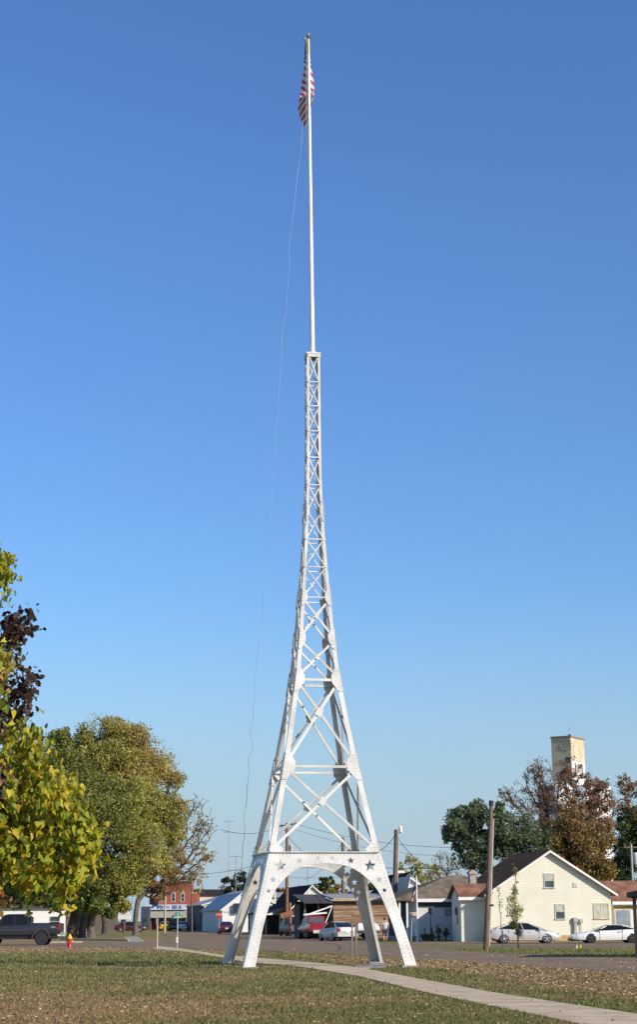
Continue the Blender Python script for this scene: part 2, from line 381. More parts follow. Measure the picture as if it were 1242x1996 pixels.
def ground_mat():
    m = bpy.data.materials.new('lawn'); m.use_nodes = True; n = m.node_tree; b = n.nodes['Principled BSDF']; b.inputs['Roughness'].default_value = .95; b.inputs['Specular IOR Level'].default_value = .1
    L = n.links.new; tc = n.nodes.new('ShaderNodeTexCoord'); a = n.nodes.new('ShaderNodeAttribute'); a.attribute_name = 'dry'
    def noise(sc, det=6, ro=.6):
        q = n.nodes.new('ShaderNodeTexNoise'); q.inputs['Scale'].default_value = sc; q.inputs['Detail'].default_value = det; q.inputs['Roughness'].default_value = ro; L(tc.outputs['Object'], q.inputs[0]); return q.outputs[0]
    def math_(op, x, y, cl=False):
        q = n.nodes.new('ShaderNodeMath'); q.operation = op; q.use_clamp = cl
        for i, z in enumerate((x, y)):
            if isinstance(z, (int, float)): q.inputs[i].default_value = z
            else: L(z, q.inputs[i])
        return q.outputs[0]
    def mix(f, c1, c2):
        q = n.nodes.new('ShaderNodeMix'); q.data_type = 'RGBA'; L(f, q.inputs[0])
        for i, z in ((6, c1), (7, c2)):
            if isinstance(z, tuple): q.inputs[i].default_value = (*z, 1)
            else: L(z, q.inputs[i])
        return q.outputs[2]
    big = noise(.55, 7); mid = noise(5, 6); fine = noise(38, 4, .75)
    f = math_('ADD', math_('MULTIPLY', math_('SUBTRACT', big, .5), 4.0), math_('MULTIPLY', math_('SUBTRACT', mid, .5), 1.6))
    f = math_('ADD', math_('MULTIPLY', math_('SUBTRACT', a.outputs['Fac'], .5), 2.1), f); f = math_('ADD', f, .5, True)
    g = mix(fine, (.125, .14, .04), (.20, .20, .065)); d = mix(fine, (.22, .14, .065), (.33, .22, .11))
    L(mix(f, g, d), b.inputs['Base Color'])
    bp = n.nodes.new('ShaderNodeBump'); bp.inputs['Strength'].default_value = .5; bp.inputs['Distance'].default_value = .03; L(fine, bp.inputs['Height']); L(bp.outputs[0], b.inputs['Normal'])
    return m
tag(link('ground', me, ground_mat()), kind='structure')
def sheet(name, poly, z, m, thick=None):
    me = bpy.data.meshes.new(name); bm = bmesh.new(); vs = [bm.verts.new((x, y, z)) for x, y in poly]
    f = bm.faces.new(vs); f.normal_update()
    if f.normal.z < 0: f.normal_flip()
    if thick:
        r = bmesh.ops.extrude_face_region(bm, geom=[f]); bmesh.ops.translate(bm, vec=(0, 0, -thick), verts=[v for v in r['geom'] if isinstance(v, bmesh.types.BMVert)])
        bmesh.ops.recalc_face_normals(bm, faces=bm.faces)
    bmesh.ops.triangulate(bm, faces=[f for f in bm.faces if len(f.verts) > 4])
    bm.to_mesh(me); bm.free(); return tag(link(name, me, m), kind='structure')
M_ASPH = mat('asphalt', (.26, .195, .125), rough=1, var=.22, scale=.5, bump=.4, bscale=40, spec=.02, detail=10, col2=(.19, .143, .108))
sheet('road', ROAD, .012, M_ASPH)
sheet('parking_strip', LOT, .008, M_ASPH)
sheet('footpath', PATH, .03, mat('path_concrete', (.56, .445, .30), rough=1, var=.12, scale=1.2, bump=.5, bscale=25, spec=.1, detail=8), thick=.1)
sheet('concrete_ramp', gpl([(240,1826.5),(268,1825.5),(283,1836),(250,1837)]), .02, M_CONC)
sheet('slab', gpl([(690,1884.5),(735,1880),(762,1882.5),(740,1888),(700,1889)]), .034, M_CONC, thick=.08)
# joints sawn across the footpath
mb = MB()
tA = [gp(*p) for p in PATH_T]; tB = [gp(*p) for p in PATH_B]
def walk(pl, t):
    d = [0]
    for a, b in zip(pl, pl[1:]): d.append(d[-1]+math.dist(a, b))
    s = t*d[-1]
    for i in range(len(pl)-1):
        if s <= d[i+1] or i == len(pl)-2:
            q = (s-d[i])/(d[i+1]-d[i]); return (pl[i][0]+(pl[i+1][0]-pl[i][0])*q, pl[i][1]+(pl[i+1][1]-pl[i][1])*q)
M_ASPHEDGE = mat('earth', (.05, .035, .025), rough=1)
for a, b in zip(tA[6:], tA[7:]):          # bare earth edge along the far side of the path
    mb.bar((a[0], a[1]+.03, .005), (b[0], b[1]+.03, .005), .14, .03)
tag(mb.build('path_edge', M_ASPHEDGE), kind='structure')
mb = MB()
for a, b in ((gp(92,1838.5), gp(160,1837.8)), (gp(118,1832.5), gp(250,1834.3))):
    mb.bar((a[0], a[1], .06), (b[0], b[1], .06), .16, .12)
tag(mb.build('kerb', M_CONC), kind='structure')

# grass blades and fallen leaves: nobody could count them
def scatter(n, y0, y1, pw=2.0):
    u = rng.uniform(0, 1, n); Y = (y0**(1-pw)+u*(y1**(1-pw)-y0**(1-pw)))**(1/(1-pw))
    X = rng.uniform(-1, 1, n)*Y*.205+.0; return X, Y
pathA = np.array(PATH)
X, Y = scatter(190000, 26, 95, 2.2); keep = ~in_poly(X, Y, PATH) & ~in_poly(X, Y, ROAD); X, Y = X[keep], Y[keep]; n = len(X)
px_, py_ = proj(np.stack([X, Y, X*0], 1)); nn = fbm(X*.8, Y*.8, 11); nn2 = fbm(X*.25, Y*.25, 5)
brown = np.clip(.32+.5*np.clip((py_-1915)/60, 0, 1)*np.clip((760-px_)/420, 0, 1)+(nn-.5)*2.0+(nn2-.5)*1.3, 0, 1)
brown[(py_ < 1881) & (py_ > 1860) & (px_ < 460)] *= .15
brown[in_poly(px_, py_, [(560,1861),(700,1862),(860,1871),(1242,1897),(1700,1925),(1700,1985),(1242,1951),(1080,1926),(960,1907),(830,1886),(700,1884)])] += .5
keep = rng.uniform(0, 1, n) > brown*.75; X, Y, brown = X[keep], Y[keep], brown[keep]; n = len(X)
h = rng.uniform(.025, .06, n)*(1+Y/90)*(1-.4*brown); w = rng.uniform(.008, .016, n)*(Y/28)**.8; a = rng.uniform(0, math.pi, n)
le = rng.normal(0, .5, (n, 2))*h[:, None]
v = np.zeros((n, 3, 3)); v[:, 0] = np.stack([X-np.cos(a)*w, Y-np.sin(a)*w, 0*X], 1); v[:, 1] = np.stack([X+np.cos(a)*w, Y+np.sin(a)*w, 0*X], 1); v[:, 2] = np.stack([X+le[:, 0], Y+le[:, 1], h], 1)
cg = np.array([.165, .175, .055])*(1+.16*rng.normal(size=(n, 1))); cb = np.array([.32, .215, .10])*(1+.25*rng.normal(size=(n, 1)))
t_ = np.clip(brown*1.1+rng.normal(0, .18, n), 0, 1)[:, None]; col = np.clip(cb*t_+cg*(1-t_), .01, .6)
me = npmesh('grass', v.reshape(-1, 3), np.arange(n*3), np.full(n, 3), np.repeat(col, 3, 0)); tag(link('grass', me, M_BLADE), 'short worn lawn grass with brown patches around the white tower', 'grass', kind='stuff')
X, Y = scatter(4200, 26, 100, 1.9)
X2, Y2 = [], []
vp = gpl([(620,1864),(860,1873),(1242,1899),(1300,1903),(1300,1955),(1242,1948),(1080,1924),(960,1905),(830,1886)])
vx = rng.uniform(min(p[0] for p in vp), max(p[0] for p in vp), 30000); vy = rng.uniform(min(p[1] for p in vp), max(p[1] for p in vp), 30000)
k_ = in_poly(vx, vy, vp); X = np.concatenate([X, vx[k_][:6000]]); Y = np.concatenate([Y, vy[k_][:6000]])
vp = gpl([(-60,1846),(250,1848),(430,1853),(430,1859),(-60,1859)])
vx = rng.uniform(-26, 0, 20000); vy = rng.uniform(75, 120, 20000); k_ = in_poly(vx, vy, vp); X = np.concatenate([X, vx[k_][:1800]]); Y = np.concatenate([Y, vy[k_][:1800]])
onp = in_poly(X, Y, PATH); keep = ~onp | (rng.uniform(0, 1, len(X)) < .08); X, Y = X[keep], Y[keep]; n = len(X)
pts = np.stack([X, Y, rng.uniform(.035, .055, n)], 1); tv, tf = LEAF_SMALL
col = palette(n, [(.32,.21,.12),(.38,.27,.16),(.22,.14,.09),(.44,.36,.18),(.28,.18,.11),(.50,.42,.18)], .25)
Rm = rand_rot(n); Rm[:, 2, :] *= .45; s = rng.uniform(.035, .075, n)*(Y/30)**.45
v = np.einsum('nij,kj->nki', Rm, tv*[1.2, 1, 1])*s[:, None, None]+pts[:, None, :]
me = npmesh('leaf_litter', v.reshape(-1, 3), np.arange(n*4), np.full(n, 4), np.repeat(col, 4, 0)); tag(link('leaf_litter', me, M_DRY), 'fallen tan and yellow leaves scattered over lawn and verge', 'fallen leaves', kind='stuff')

# ================================================================ TOWER
TC = (-.2, 64.0); TA = R(10)
TZ = [0, 3.906, 6.98, 10.19, 11.74, 13.325, 14.5, 15.58, 16.69, 17.72, 18.81, 19.86, 20.86, 21.83, 22.96]
TH = [3.022, 1.995, 1.375, .838, .672, .545, .455, .387, .322, .289, .274, .266, .262, .259, .257]
def hw(z): return float(np.interp(z, TZ, TH))
tower = empty('lattice_tower', (TC[0], TC[1], 0), TA, 'tall white riveted steel lattice tower with star cut arches and a flagpole on top', 'tower')
def fmap(k, u, z, out=0.0):
    """point on face k (0 front, 1 right, 2 back, 3 left): u to the right as seen from outside"""
    h = hw(z)+out; x, y = (u, -h)
    for _ in range(k): x, y = (-y, x)
    return (x, y, z)
def star(cx, cy, r, rot=0): return [(cx+(r if i % 2 == 0 else r*.42)*math.sin(rot+i*math.pi/5), cy+(r if i % 2 == 0 else r*.42)*math.cos(rot+i*math.pi/5)) for i in range(10)]
arch_half = [(2.62,0),(2.43,.8),(2.28,1.4),(2.17,1.75),(2.04,2.1),(1.94,2.37),(1.81,2.62),(1.67,2.81),(1.52,2.96),(1.35,3.12),(1.17,3.25),(.98,3.36),(.76,3.44),(.50,3.50),(.24,3.53),(0,3.54)]
arch_in = [(-u, z) for u, z in arch_half]+[(u, z) for u, z in arch_half[-2::-1]]
outer = arch_in+[(3.022-.012, 0), (1.995-.012, 3.906), (-1.995+.012, 3.906), (-3.022+.012, 0)]
stars = [(1.60,3.45,.235),(.92,3.63,.135),(.26,3.706,.095),(1.89,2.97,.13),(2.06,2.60,.10)]
holes = [star(s*x, z, r) for x, z, r in stars for s in (-1, 1)]
pv, pf = plate_mesh(outer, holes, .03)
def rivets(mb, k, pts, r=.021):
    for u, z in pts:
        c = Vector(fmap(k, u, z, 0)); nrm = Vector(fmap(k, u, z, 1))-c; nrm.normalize()
        a = nrm.cross(Vector((0, 0, 1))).normalized(); b = nrm.cross(a)
        vs = [c+a*math.cos(t)*r+b*math.sin(t)*r+nrm*.014 for t in [i*math.pi/3 for i in range(6)]]+[c+a*math.cos(t)*r*.6+b*math.sin(t)*r*.6+nrm*.032 for t in [i*math.pi/3 for i in range(6)]]
        mb.add(vs, [(i, (i+1) % 6, (i+1) % 6+6, i+6) for i in range(6)]+[tuple(range(6, 12))])
def along(a, b, step):
    L = math.dist(a, b); n = max(1, int(L/step)); return [(a[0]+(b[0]-a[0])*(i+.5)/n, a[1]+(b[1]-a[1])*(i+.5)/n) for i in range(n)]
for k in range(4):
    mb = MB(); mb.add([fmap(k, x, y, t) for x, y, t in [(v[0], v[1], v[2]) for v in pv]], pf)
    rp = []
    for s in (-1, 1):
        rp += along((s*(3.022-.10), .05), (s*(1.995-.09), 3.85), .125)
        rp += [(u*s+(.07*s if u > 1.3 else 0), z+(.05 if u < 2 else 0)) for i in range(len(arch_half)-1) for u, z in along(arch_half[i], arch_half[i+1], .135)]
    rp += along((-1.8, 3.84), (1.8, 3.84), .125)
    rivets(mb, k, rp)
    # inward flange round the arch opening and angle along the top edge
    for a, b in zip(arch_in, arch_in[1:]):
        A0, B0 = Vector(fmap(k, *a, 0)), Vector(fmap(k, *b, 0)); A1, B1 = Vector(fmap(k, *a, -.10)), Vector(fmap(k, *b, -.10))
        A1.z = A0.z; B1.z = B0.z
        d = (B0-A0).normalized(); nn = d.cross(A1-A0).normalized()*.012
        mb.add([A0, B0, B1, A1, A0+nn, B0+nn, B1+nn, A1+nn], [(0,1,2,3),(7,6,5,4),(0,4,5,1),(1,5,6,2),(2,6,7,3),(3,7,4,0)])
    mb.build('arch_panel', M_TOWER, tower)
    t = MB(); a = Vector(fmap(k, -1.95, 3.93, .03)); b = Vector(fmap(k, 1.95, 3.93, .03)); t.bar(a, b, .13, .035); t.build('ledge', M_TOWER, tower)
    # bars
    def fbar(name, p, q, w, t, out):
        m_ = MB(); a = Vector(fmap(k, *p, out)); b = Vector(fmap(k, *q, out)); nrm = Vector(fmap(k, (p[0]+q[0])/2, (p[1]+q[1])/2, 1))-Vector(fmap(k, (p[0]+q[0])/2, (p[1]+q[1])/2, 0))
        m_.bar(a, b, w, t, nrm)
        # standing flange of the angle iron, pointing inwards
        side = (b-a).normalized().cross(nrm).normalized(); off = side*(w/2-.006)-nrm*(w*.32)
        if side.z > 0: off = -side*(w/2-.006)-nrm*(w*.32)
        m_.bar(a+off, b+off, .012, w*.62, nrm)
        return m_
    for i in range(1, 14):
        z0, z1 = TZ[i], TZ[i+1]; h0, h1 = hw(z0), hw(z1); big = i < 5
        lw = .19 if i < 3 else (.15 if i < 5 else .095)
        w = .095 if i < 3 else (.080 if i < 5 else .042)
        m_ = fbar('cross_brace', (-h0+lw*.6, z0+.12*big), (h1-lw*.6, z1-.12*big), w, .02, -.030)
        m2 = fbar('cross_brace', (h0-lw*.6, z0+.12*big), (-h1+lw*.6, z1-.12*big), w, .02, -.004)
        m_.add(m2.v, m2.f)
        if big:   # small plate where the two bars cross
            zc = z0+(z1-z0)*h0/(h0+h1); s = .17 if i < 3 else .11
            m_.add([fmap(k, x, zc+y, .010+t) for t in (0, .012) for x, y in ((-s, -s*.45), (s*.1, -s*1.1), (s, s*.45), (-s*.1, s*1.1))], [(0,1,2,3),(7,6,5,4),(0,4,5,1),(1,5,6,2),(2,6,7,3),(3,7,4,0)])
        m_.build('cross_brace', M_TOWER, tower)
        if i not in (1, 4, 8):
            wh = .095 if i < 4 else .045
            fbar('strut', (-h0+.02, z0), (h0-.02, z0), wh, .02, .010).build('strut', M_TOWER, tower)
    fbar('strut', (-.24, 22.90), (.24, 22.90), .11, .02, .012).build('strut', M_TOWER, tower)
    # riveted gusset plates at the leg joints
    for z, gh, gw in ((3.93, .34, .42), (6.98, .50, .42), (10.19, .46, .33), (11.74, .40, .24), (13.325, .34, .21), (16.69, .42, .12)):
        for s in (-1, 1):
            g = MB(); lo = z-(.02 if z < 4 else gh*.95); hi = z+gh
            if z < 4: pl = [(0, lo), (0, hi), (.20, hi), (gw+.06, z+.12), (gw+.06, lo)]
            else: pl = [(0, lo), (0, hi), (gw*.42, hi), (gw, z+gh*.3), (gw, z-gh*.25), (gw*.42, lo)]
            n = len(pl); g.add([fmap(k, s*(hw(zz)-.004-x), zz, .016+t) for t in (0, .014) for x, zz in pl], [tuple(range(n)), tuple(range(2*n-1, n-1, -1))]+[(i, (i+1) % n, (i+1) % n+n, i+n) for i in range(n)])
            rr = [(s*(hw(zz)-.06), zz) for zz in np.arange(lo+.06, hi, .12)]+([(s*(hw(zz)-.15), zz) for zz in np.arange(lo+.06, hi, .12)] if z < 12 else [])
            k0 = len(g.v); rivets(g, k, rr, .018)
            nr = Vector(fmap(k, 0, z, 1))-Vector(fmap(k, 0, z, 0))
            g.v[k0:] = [tuple(Vector(v)+nr*.016) for v in g.v[k0:]]
            g.build('gusset_plate', M_TOWER, tower)
# corner posts: angle irons from the arch to the top
for sx, sy in ((-1, -1), (1, -1), (1, 1), (-1, 1)):
    p = MB(); zl = [3.906]+list(np.arange(4.6, 22.9, .55))+[22.96]
    for leg in (0, 1):
        vs = []
        for z in zl:
            h = hw(z); lw = float(np.interp(z, [3.9, 7, 10, 13, 16.5, 23], [.20, .185, .165, .12, .10, .085])); t = .016
            if leg == 0: q = [(h, h), (h-lw, h), (h-lw, h-t), (h, h-t)]
            else: q = [(h, h-t-.0005), (h, h-lw), (h-t, h-lw), (h-t, h-t-.0005)]
            vs += [(sx*x, sy*y, z) for x, y in q]
        n = len(zl); fs = [(i*4+j, i*4+(j+1) % 4, (i+1)*4+(j+1) % 4, (i+1)*4+j) for i in range(n-1) for j in range(4)]+[(0, 1, 2, 3), ((n-1)*4+3, (n-1)*4+2, (n-1)*4+1, (n-1)*4)]
        p.add(vs, fs)
    p.build('corner_post', M_TOWER, tower)
    f = MB(); c = 3.0-.2; f.prism([(sx*(c-.30), sy*(c-.30)), (sx*(c+.26), sy*(c-.30)), (sx*(c+.26), sy*(c+.26)), (sx*(c-.30), sy*(c+.26))], -.3, .055, 'Z'); f.build('footing', M_CONC, tower)
cp = MB(); cp.box(-.285, .285, -.285, .285, 22.965, 23.03); cp.lathe([(.17, 23.03), (.15, 23.12), (.105, 23.14)], 16); cp.build('cap_plate', M_TOWER, tower)
topx = -.10
pole = MB(); pts = [(topx*t, -0*t, 23.0+13.35*t) for t in np.linspace(0, 1, 12)]; pole.tube(pts, list(np.linspace(.098, .052, 12)), 14); pole.build('flagpole', M_POLE, tower, smooth=True)
ps = MB(); ps.tube([(topx*.955, 0, 35.85), (topx*1.01, 0, 36.5)], [.060, .052], 12); ps.build('brass_sleeve', M_BRASS, tower, smooth=True)
tr = MB(); tr.lathe([(.03, 36.5), (.085, 36.53), (.085, 36.60), (.05, 36.63)], 12, c=(topx, 0, 0)); tr.bar((topx, 0, 36.57), (topx-.20, -.05, 36.44), .07, .09); tr.build('truck', M_DARKM, tower)
fn = MB(); fn.lathe([(.02, 36.62), (.05, 36.65), (.062, 36.70), (.05, 36.75), (.02, 36.78)], 12, c=(topx, 0, 0)); fn.build('finial', mat('old_gold', (.45, .30, .22), rough=.4, metal=.4), tower, smooth=True)

# ================================================================ FLAG ON THE TOWER
M_FW = mat('flag_white', (.72, .68, .64), rough=.85, var=.03); M_FR = mat('flag_red', (.50, .06, .09), rough=.85, var=.05); M_FB = mat('flag_blue', (.035, .04, .10), rough=.85, var=.05)
def fabric(name, parent, x0f, x1f, ztop, zbot, slope, depth, folds, ph, canton, yoff, nb=90, na=22, stripe=.155, flip=0, tilt=0):
    """hanging panel: a runs across, b down; stripes follow the slope"""
    me = bpy.data.meshes.new(name); vs = []; fs = []; mi = []
    for j in range(nb+1):
        b = j/nb
        for i in range(na+1):
            a = i/na; x = x0f(b)+(x1f(b)-x0f(b))*a; wdt = abs(x1f(b)-x0f(b))
            y = yoff+depth*math.sin(a*folds*math.pi+ph+b*1.3)*min(1, wdt*3)+.05*math.sin(b*9+ph)+tilt*(x-x0f(b))
            z = ztop+(zbot-ztop)*b+.03*math.sin(a*7+b*5)
            vs.append((x, y, z))
    for j in range(nb):
        for i in range(na):
            fs.append((j*(na+1)+i, j*(na+1)+i+1, (j+1)*(na+1)+i+1, (j+1)*(na+1)+i))
            c = [sum(vs[q][m] for q in fs[-1])/4 for m in range(3)]
            s = (ztop-c[2])-slope*(c[0])*1.0
            if s < canton:
                mi.append(0 if (int(s/.085) % 2 == 0 and int((c[0]+c[1])/.03+5) % 3 == 0 and s > .3) else 2)
            else: mi.append(0 if int((s-canton)/stripe) % 2 == flip else 1)
    me.from_pydata(vs, [], fs)
    for m in (M_FW, M_FR, M_FB): me.materials.append(m)
    o = link(name, me, None, parent)
    for p, q in zip(me.polygons, mi): p.material_index = q; p.use_smooth = True
    md = o.modifiers.new('thick', 'SOLIDIFY'); md.thickness = .006
    return o
def fx(px, py): v = at(px, py, 63.85); return v.x, v.z
flag = empty('american_flag', at(599, 100, 63.85), 0, 'american flag hanging limp and folded near the top of the tall flagpole', 'flag')
FO = flag.location
def local(px, py): x, z = fx(px, py); return x-FO.x, z-FO.z
def curve_from(pts):
    q = [local(*p) for p in pts]; zt, zb = q[0][1], q[-1][1]
    return (lambda b: float(np.interp(b, [(zt-z)/(zt-zb) for x, z in q], [x for x, z in q]))), zt, zb
fl, zt, zb = curve_from([(595,77),(594,95),(592.5,130),(590,145),(586,165),(583.5,186)])
fr, _, _ = curve_from([(602,77),(604,100),(607,130),(611.5,150),(612.5,165),(611,186)])
fabric('upper_cloth', flag, fl, fr, zt, zb, 1.0, .05, 2.2, .6, 1.05, .20)
fl, zt, zb = curve_from([(584,168),(581,198),(585,212),(590,226),(592,236)])
fr, _, _ = curve_from([(611,168),(610,190),(607,204),(603,216),(594,236)])
fabric('lower_fold', flag, fl, fr, zt, zb, -1.1, .03, 2, 2.4, -2, .75, flip=1, tilt=-1.0)
hz = MB(); a = local(600.5, 76); b = local(603, 235)
hz.tube([(a[0]-.06, .0, a[1]), (b[0]-.12, .0, b[1])], .012, 5); hz.build('hoist_rope', M_ROPE, flag)
# halyard blown out to the side
hp = [at(px, py, Y) for px, py, Y in ((592,236,63.9),(585,300,63.8),(573,400,63.7),(562,520,63.5),(553,640,63.4),(543,770,63.2),(534,900,63.1),(524,1030,63),(514,1150,63),(504,1270,63),(495,1380,63),(487,1480,63.2),(480,1580,63.6),(474,1650,64.2),(470,1700,65))]
h_ = MB(); sp = []
for i, p in enumerate(hp[:-1]):
    for t in (0, .25, .5, .75): sp.append(p.lerp(hp[i+1], t)+Vector((rng.normal()*.03, rng.normal()*.03, 0)))
sp.append(hp[-1]); h_.tube(sp, .009, 5)
tag(h_.build('halyard', M_ROPE), 'thin grey halyard bowing out from the flag down the left side of the tower', 'rope')

# ================================================================ BUILDINGS
def onface(o, px, py, y=0.0):
    """local (x, z) where the line of sight through a photo point meets the plane local y = y of a thing"""
    a = o.rotation_euler.z; d = ray(px, py); d = Vector((float(d[0]), float(d[1]), float(d[2])))
    r = Matrix.Rotation(-a, 3, 'Z'); dl = r @ d; ol = r @ (Vector((0, 0, H))-Vector(o.location))
    t = (y-ol.y)/dl.y; p = ol+dl*t; return p.x, p.z
def base(px, Y): v = at(px, 1800, Y); return (v.x, Y, 0)
def rect(o, px0, py0, px1, py1, y=0): x0, z1 = onface(o, px0, py0, y); x1, z0 = onface(o, px1, py1, y); return x0, x1, z0, z1
def window(o, x0, x1, z0, z1, y=0, fr=M_WHITE, sash=True, mull=False, glass=M_WGLASS, f=.07, blind=None):
    w = MB(); t0, t1 = y-.05, y+.04
    w.box(x0, x1, t0, t1, z1-f, z1); w.box(x0-.03, x1+.03, t0-.04, t1, z0-.02, z0+f*.8); w.box(x0, x0+f, t0, t1, z0+f*.8, z1-f); w.box(x1-f, x1, t0, t1, z0+f*.8, z1-f)
    wo = w.build('window', fr, o)
    g = MB(); g.box(x0+f, x1-f, y-.012, y+.01, z0+f*.8, z1-f); g.build('pane', glass, wo)
    if sash or mull:
        s = MB()
        if sash: s.box(x0+f, x1-f, y-.035, y-.013, (z0+z1)/2-.025, (z0+z1)/2+.03)
        if mull: s.box((x0+x1)/2-.04, (x0+x1)/2+.04, y-.035, y-.013, z0+f*.8, z1-f)
        s.build('sash', fr, wo)
    if blind:
        b = MB(); b.box(x0+f+.02, x1-f-.02, y-.020, y-.0125, (z0+z1)/2+.05 if blind < 1 else z0+f, z1-f-.02); b.build('blind', mat('blind_cloth', (.50, .50, .42), rough=.9), wo)
    return wo
def door(o, x0, x1, z1, y=0, m=M_WHITE, knob=True, fr=None):
    d = MB(); d.box(x0, x1, y-.03, y+.02, .05, z1)
    w, hh = x1-x0, z1
    for a, b in ((.12, .45), (.55, .9)): d.box(x0+w*.15, x1-w*.15, y-.042, y-.031, hh*a, hh*b)
    do = d.build('door', m, o)
    if knob:
        k = MB(); k.lathe([(.02, 0), (.035, -.02), (.02, -.05)], 8, c=(x1-.12*w, y-.045, hh*.47), axis='Y'); k.build('handle', M_GALV, do)
    if fr:
        f = MB(); f.box(x0-.1, x0-.005, y-.04, y+.01, .0, z1+.1); f.box(x1+.005, x1+.1, y-.04, y+.01, .0, z1+.1); f.box(x0-.004, x1+.004, y-.04, y+.01, z1+.005, z1+.1); f.build('door_frame', fr, do)
    return do
def gable(o, w, d, eave, apex, wall, roof, over=.35, x0=0, y0=0, th=.14, ax=None, fascia=M_WHITE, found=None, name='wall', fover=.25):
    """gable end faces the front"""
    ax = w/2 if ax is None else ax; m = MB()
    m.prism([(x0, 0), (x0+w, 0), (x0+w, eave), (x0+ax, apex), (x0, eave)], y0, y0+d, 'Y'); m.build(name, wall, o)
    r = MB(); sl = (apex-eave)/ax; sr = (apex-eave)/(w-ax); g = .01
    xl, zl = x0-over, eave-over*sl; xr, zr = x0+w+over, eave-over*sr; A = (x0+ax, apex)
    r.prism([(xl, zl+g), (A[0], A[1]+g), (A[0], A[1]+g+th), (xl, zl+g+th)], y0-fover, y0+d+fover, 'Y')
    r.prism([(A[0]+.001, A[1]+g), (xr, zr+g), (xr, zr+g+th), (A[0]+.001, A[1]+g+th)], y0-fover, y0+d+fover, 'Y')
    ro = r.build('roof', roof, o)
    if fascia:
        f = MB(); q = .03
        f.prism([(xl-.01, zl-.06), (A[0], A[1]-.06), (A[0], A[1]+th*.75), (xl-.01, zl+th*.75)], y0-fover-q, y0-fover-.003, 'Y')
        f.prism([(A[0]+.002, A[1]-.06), (xr+.01, zr-.06), (xr+.01, zr+th*.75), (A[0]+.002, A[1]+th*.75)], y0-fover-q, y0-fover-.003, 'Y')
        f.build('fascia', fascia, ro)
    if found:
        f = MB(); f.box(x0-.04, x0+w+.04, y0-.04, y0+d, -.1, .42); f.build('foundation', found, o)
    return ro
def shingle(name, col):
    m = banded(name, col, .30, .012, 'Z', var=.2, rough=1, scale=1.3); m.node_tree.nodes['Principled BSDF'].inputs['Specular IOR Level'].default_value = .04; return m
M_SIDY = banded('yellow_siding', (.80, .76, .63), .20, .03, 'Z', var=.04)
M_SIDW = banded('white_siding', (.72, .72, .70), .18, .03, 'Z', var=.05)
M_SHB = shingle('brown_shingle', (.25, .13, .065)); M_SHR = shingle('red_shingle', (.27, .14, .095)); M_SHG = shingle('grey_shingle', (.21, .17, .125)); M_SHD = shingle('dark_shingle', (.045, .043, .048))
M_TAN = mat('tan_foundation', (.50, .30, .14), rough=.9)
M_GREYF = mat('grey_frame', (.52, .52, .49), rough=.6)

# --- yellow house
yh = empty('yellow_house', base(956, 128), TA, 'pale yellow lap sided house with a steep brown gable roof behind the white cars', 'house')
rf = gable(yh, 9.2, 9.5, 3.45, 6.35, M_SIDY, M_SHB, over=.42, found=M_TAN, fover=.35)
window(yh, *rect(yh, 1060, 1702, 1082, 1731), fr=M_GREYF, blind=.5); window(yh, *rect(yh, 1082, 1762, 1103, 1792), fr=M_GREYF, blind=.5)
window(yh, *rect(yh, 1157, 1760, 1189, 1791), fr=mat('cream_frame', (.66, .58, .38)), sash=False, mull=True, blind=1)
window(yh, *rect(yh, 990, 1762, 1009, 1784), fr=mat('cream_frame', (.66, .58, .38)), blind=.5, glass=mat('pale_glass', (.30, .33, .28), rough=.2))
v = MB(); x, z = onface(yh, 1122, 1725); v.box(x-.16, x+.16, -.05, -.002, z-.16, z+.16); v.build('vent', M_GREYF, yh)
# meter and conduit on the wall
x, z = onface(yh, 1122, 1800); v = MB(); v.box(x-.14, x+.06, -.22, -.08, .1, z+.25); v.box(x-.18, x+.14, -.26, -.06, z+.1, z+.42); v.box(x+.28, x+.52, -.24, -.05, z+.02, z+.32); v.tube([(x+.40, -.10, .2), (x+.40, -.10, z+.1)], .03, 8); v.build('meter_box', M_GALV, yh)
# left wing, recessed, with its own little roof facing the front
wg = MB(); wx0 = -1.75; wy = 1.5; wd = 2.7
wg.prism([(wy, 0), (wy+wd, 0), (wy+wd, 3.25), (wy+wd/2, 4.0), (wy, 3.25)], wx0, -.002, 'X'); wg.build('wing', M_SIDY, yh)
wr = MB(); g = .012
sl = (4.0-3.25)/(wd/2)
wr.prism([(wy-.35, 3.25-.35*sl+g), (wy+wd/2, 4.0+g), (wy+wd/2, 4.15), (wy-.35, 3.25-.35*sl+.15)], wx0-.25, 1.6, 'X')
wr.prism([(wy+wd/2+.001, 4.0+g), (wy+wd+.35, 3.25-.35*sl+g), (wy+wd+.35, 3.25-.35*sl+.15), (wy+wd/2+.001, 4.15)], wx0-.25, .5, 'X'); wro = wr.build('wing_roof', M_SHR, yh)
f = MB(); f.box(wx0-.27, -.01, wy-.40, wy-.355, 3.25-.35*sl-.12, 3.25-.35*sl+.10); f.build('gutter', M_WHITE, wro)
w = MB(); w.box(wx0-.04, wx0-.003, wy+.8, wy+1.7, 1.2, 2.5); wo = w.build('window', M_GREYF, yh); w = MB(); w.box(wx0-.055, wx0-.041, wy+.9, wy+1.6, 1.3, 2.4); w.build('pane', M_WGLASS, wo)
ch = MB(); cx0, cz = onface(yh, 916, 1700, 5.0); cx1, _ = onface(yh, 930, 1700, 5.0)
ch.box(cx0+.03, cx1-.03, 5.0, 5.6, 2, cz-.15); ch.box(cx0-.04, cx1+.04, 4.93, 5.67, cz-.15, cz+.05); ch.box(cx0+.12, cx1-.12, 5.1, 5.5, cz+.05, cz+.16); ch.build('chimney', mat('pale_brick', (.45, .38, .34), rough=.9, var=.2, scale=6), yh)

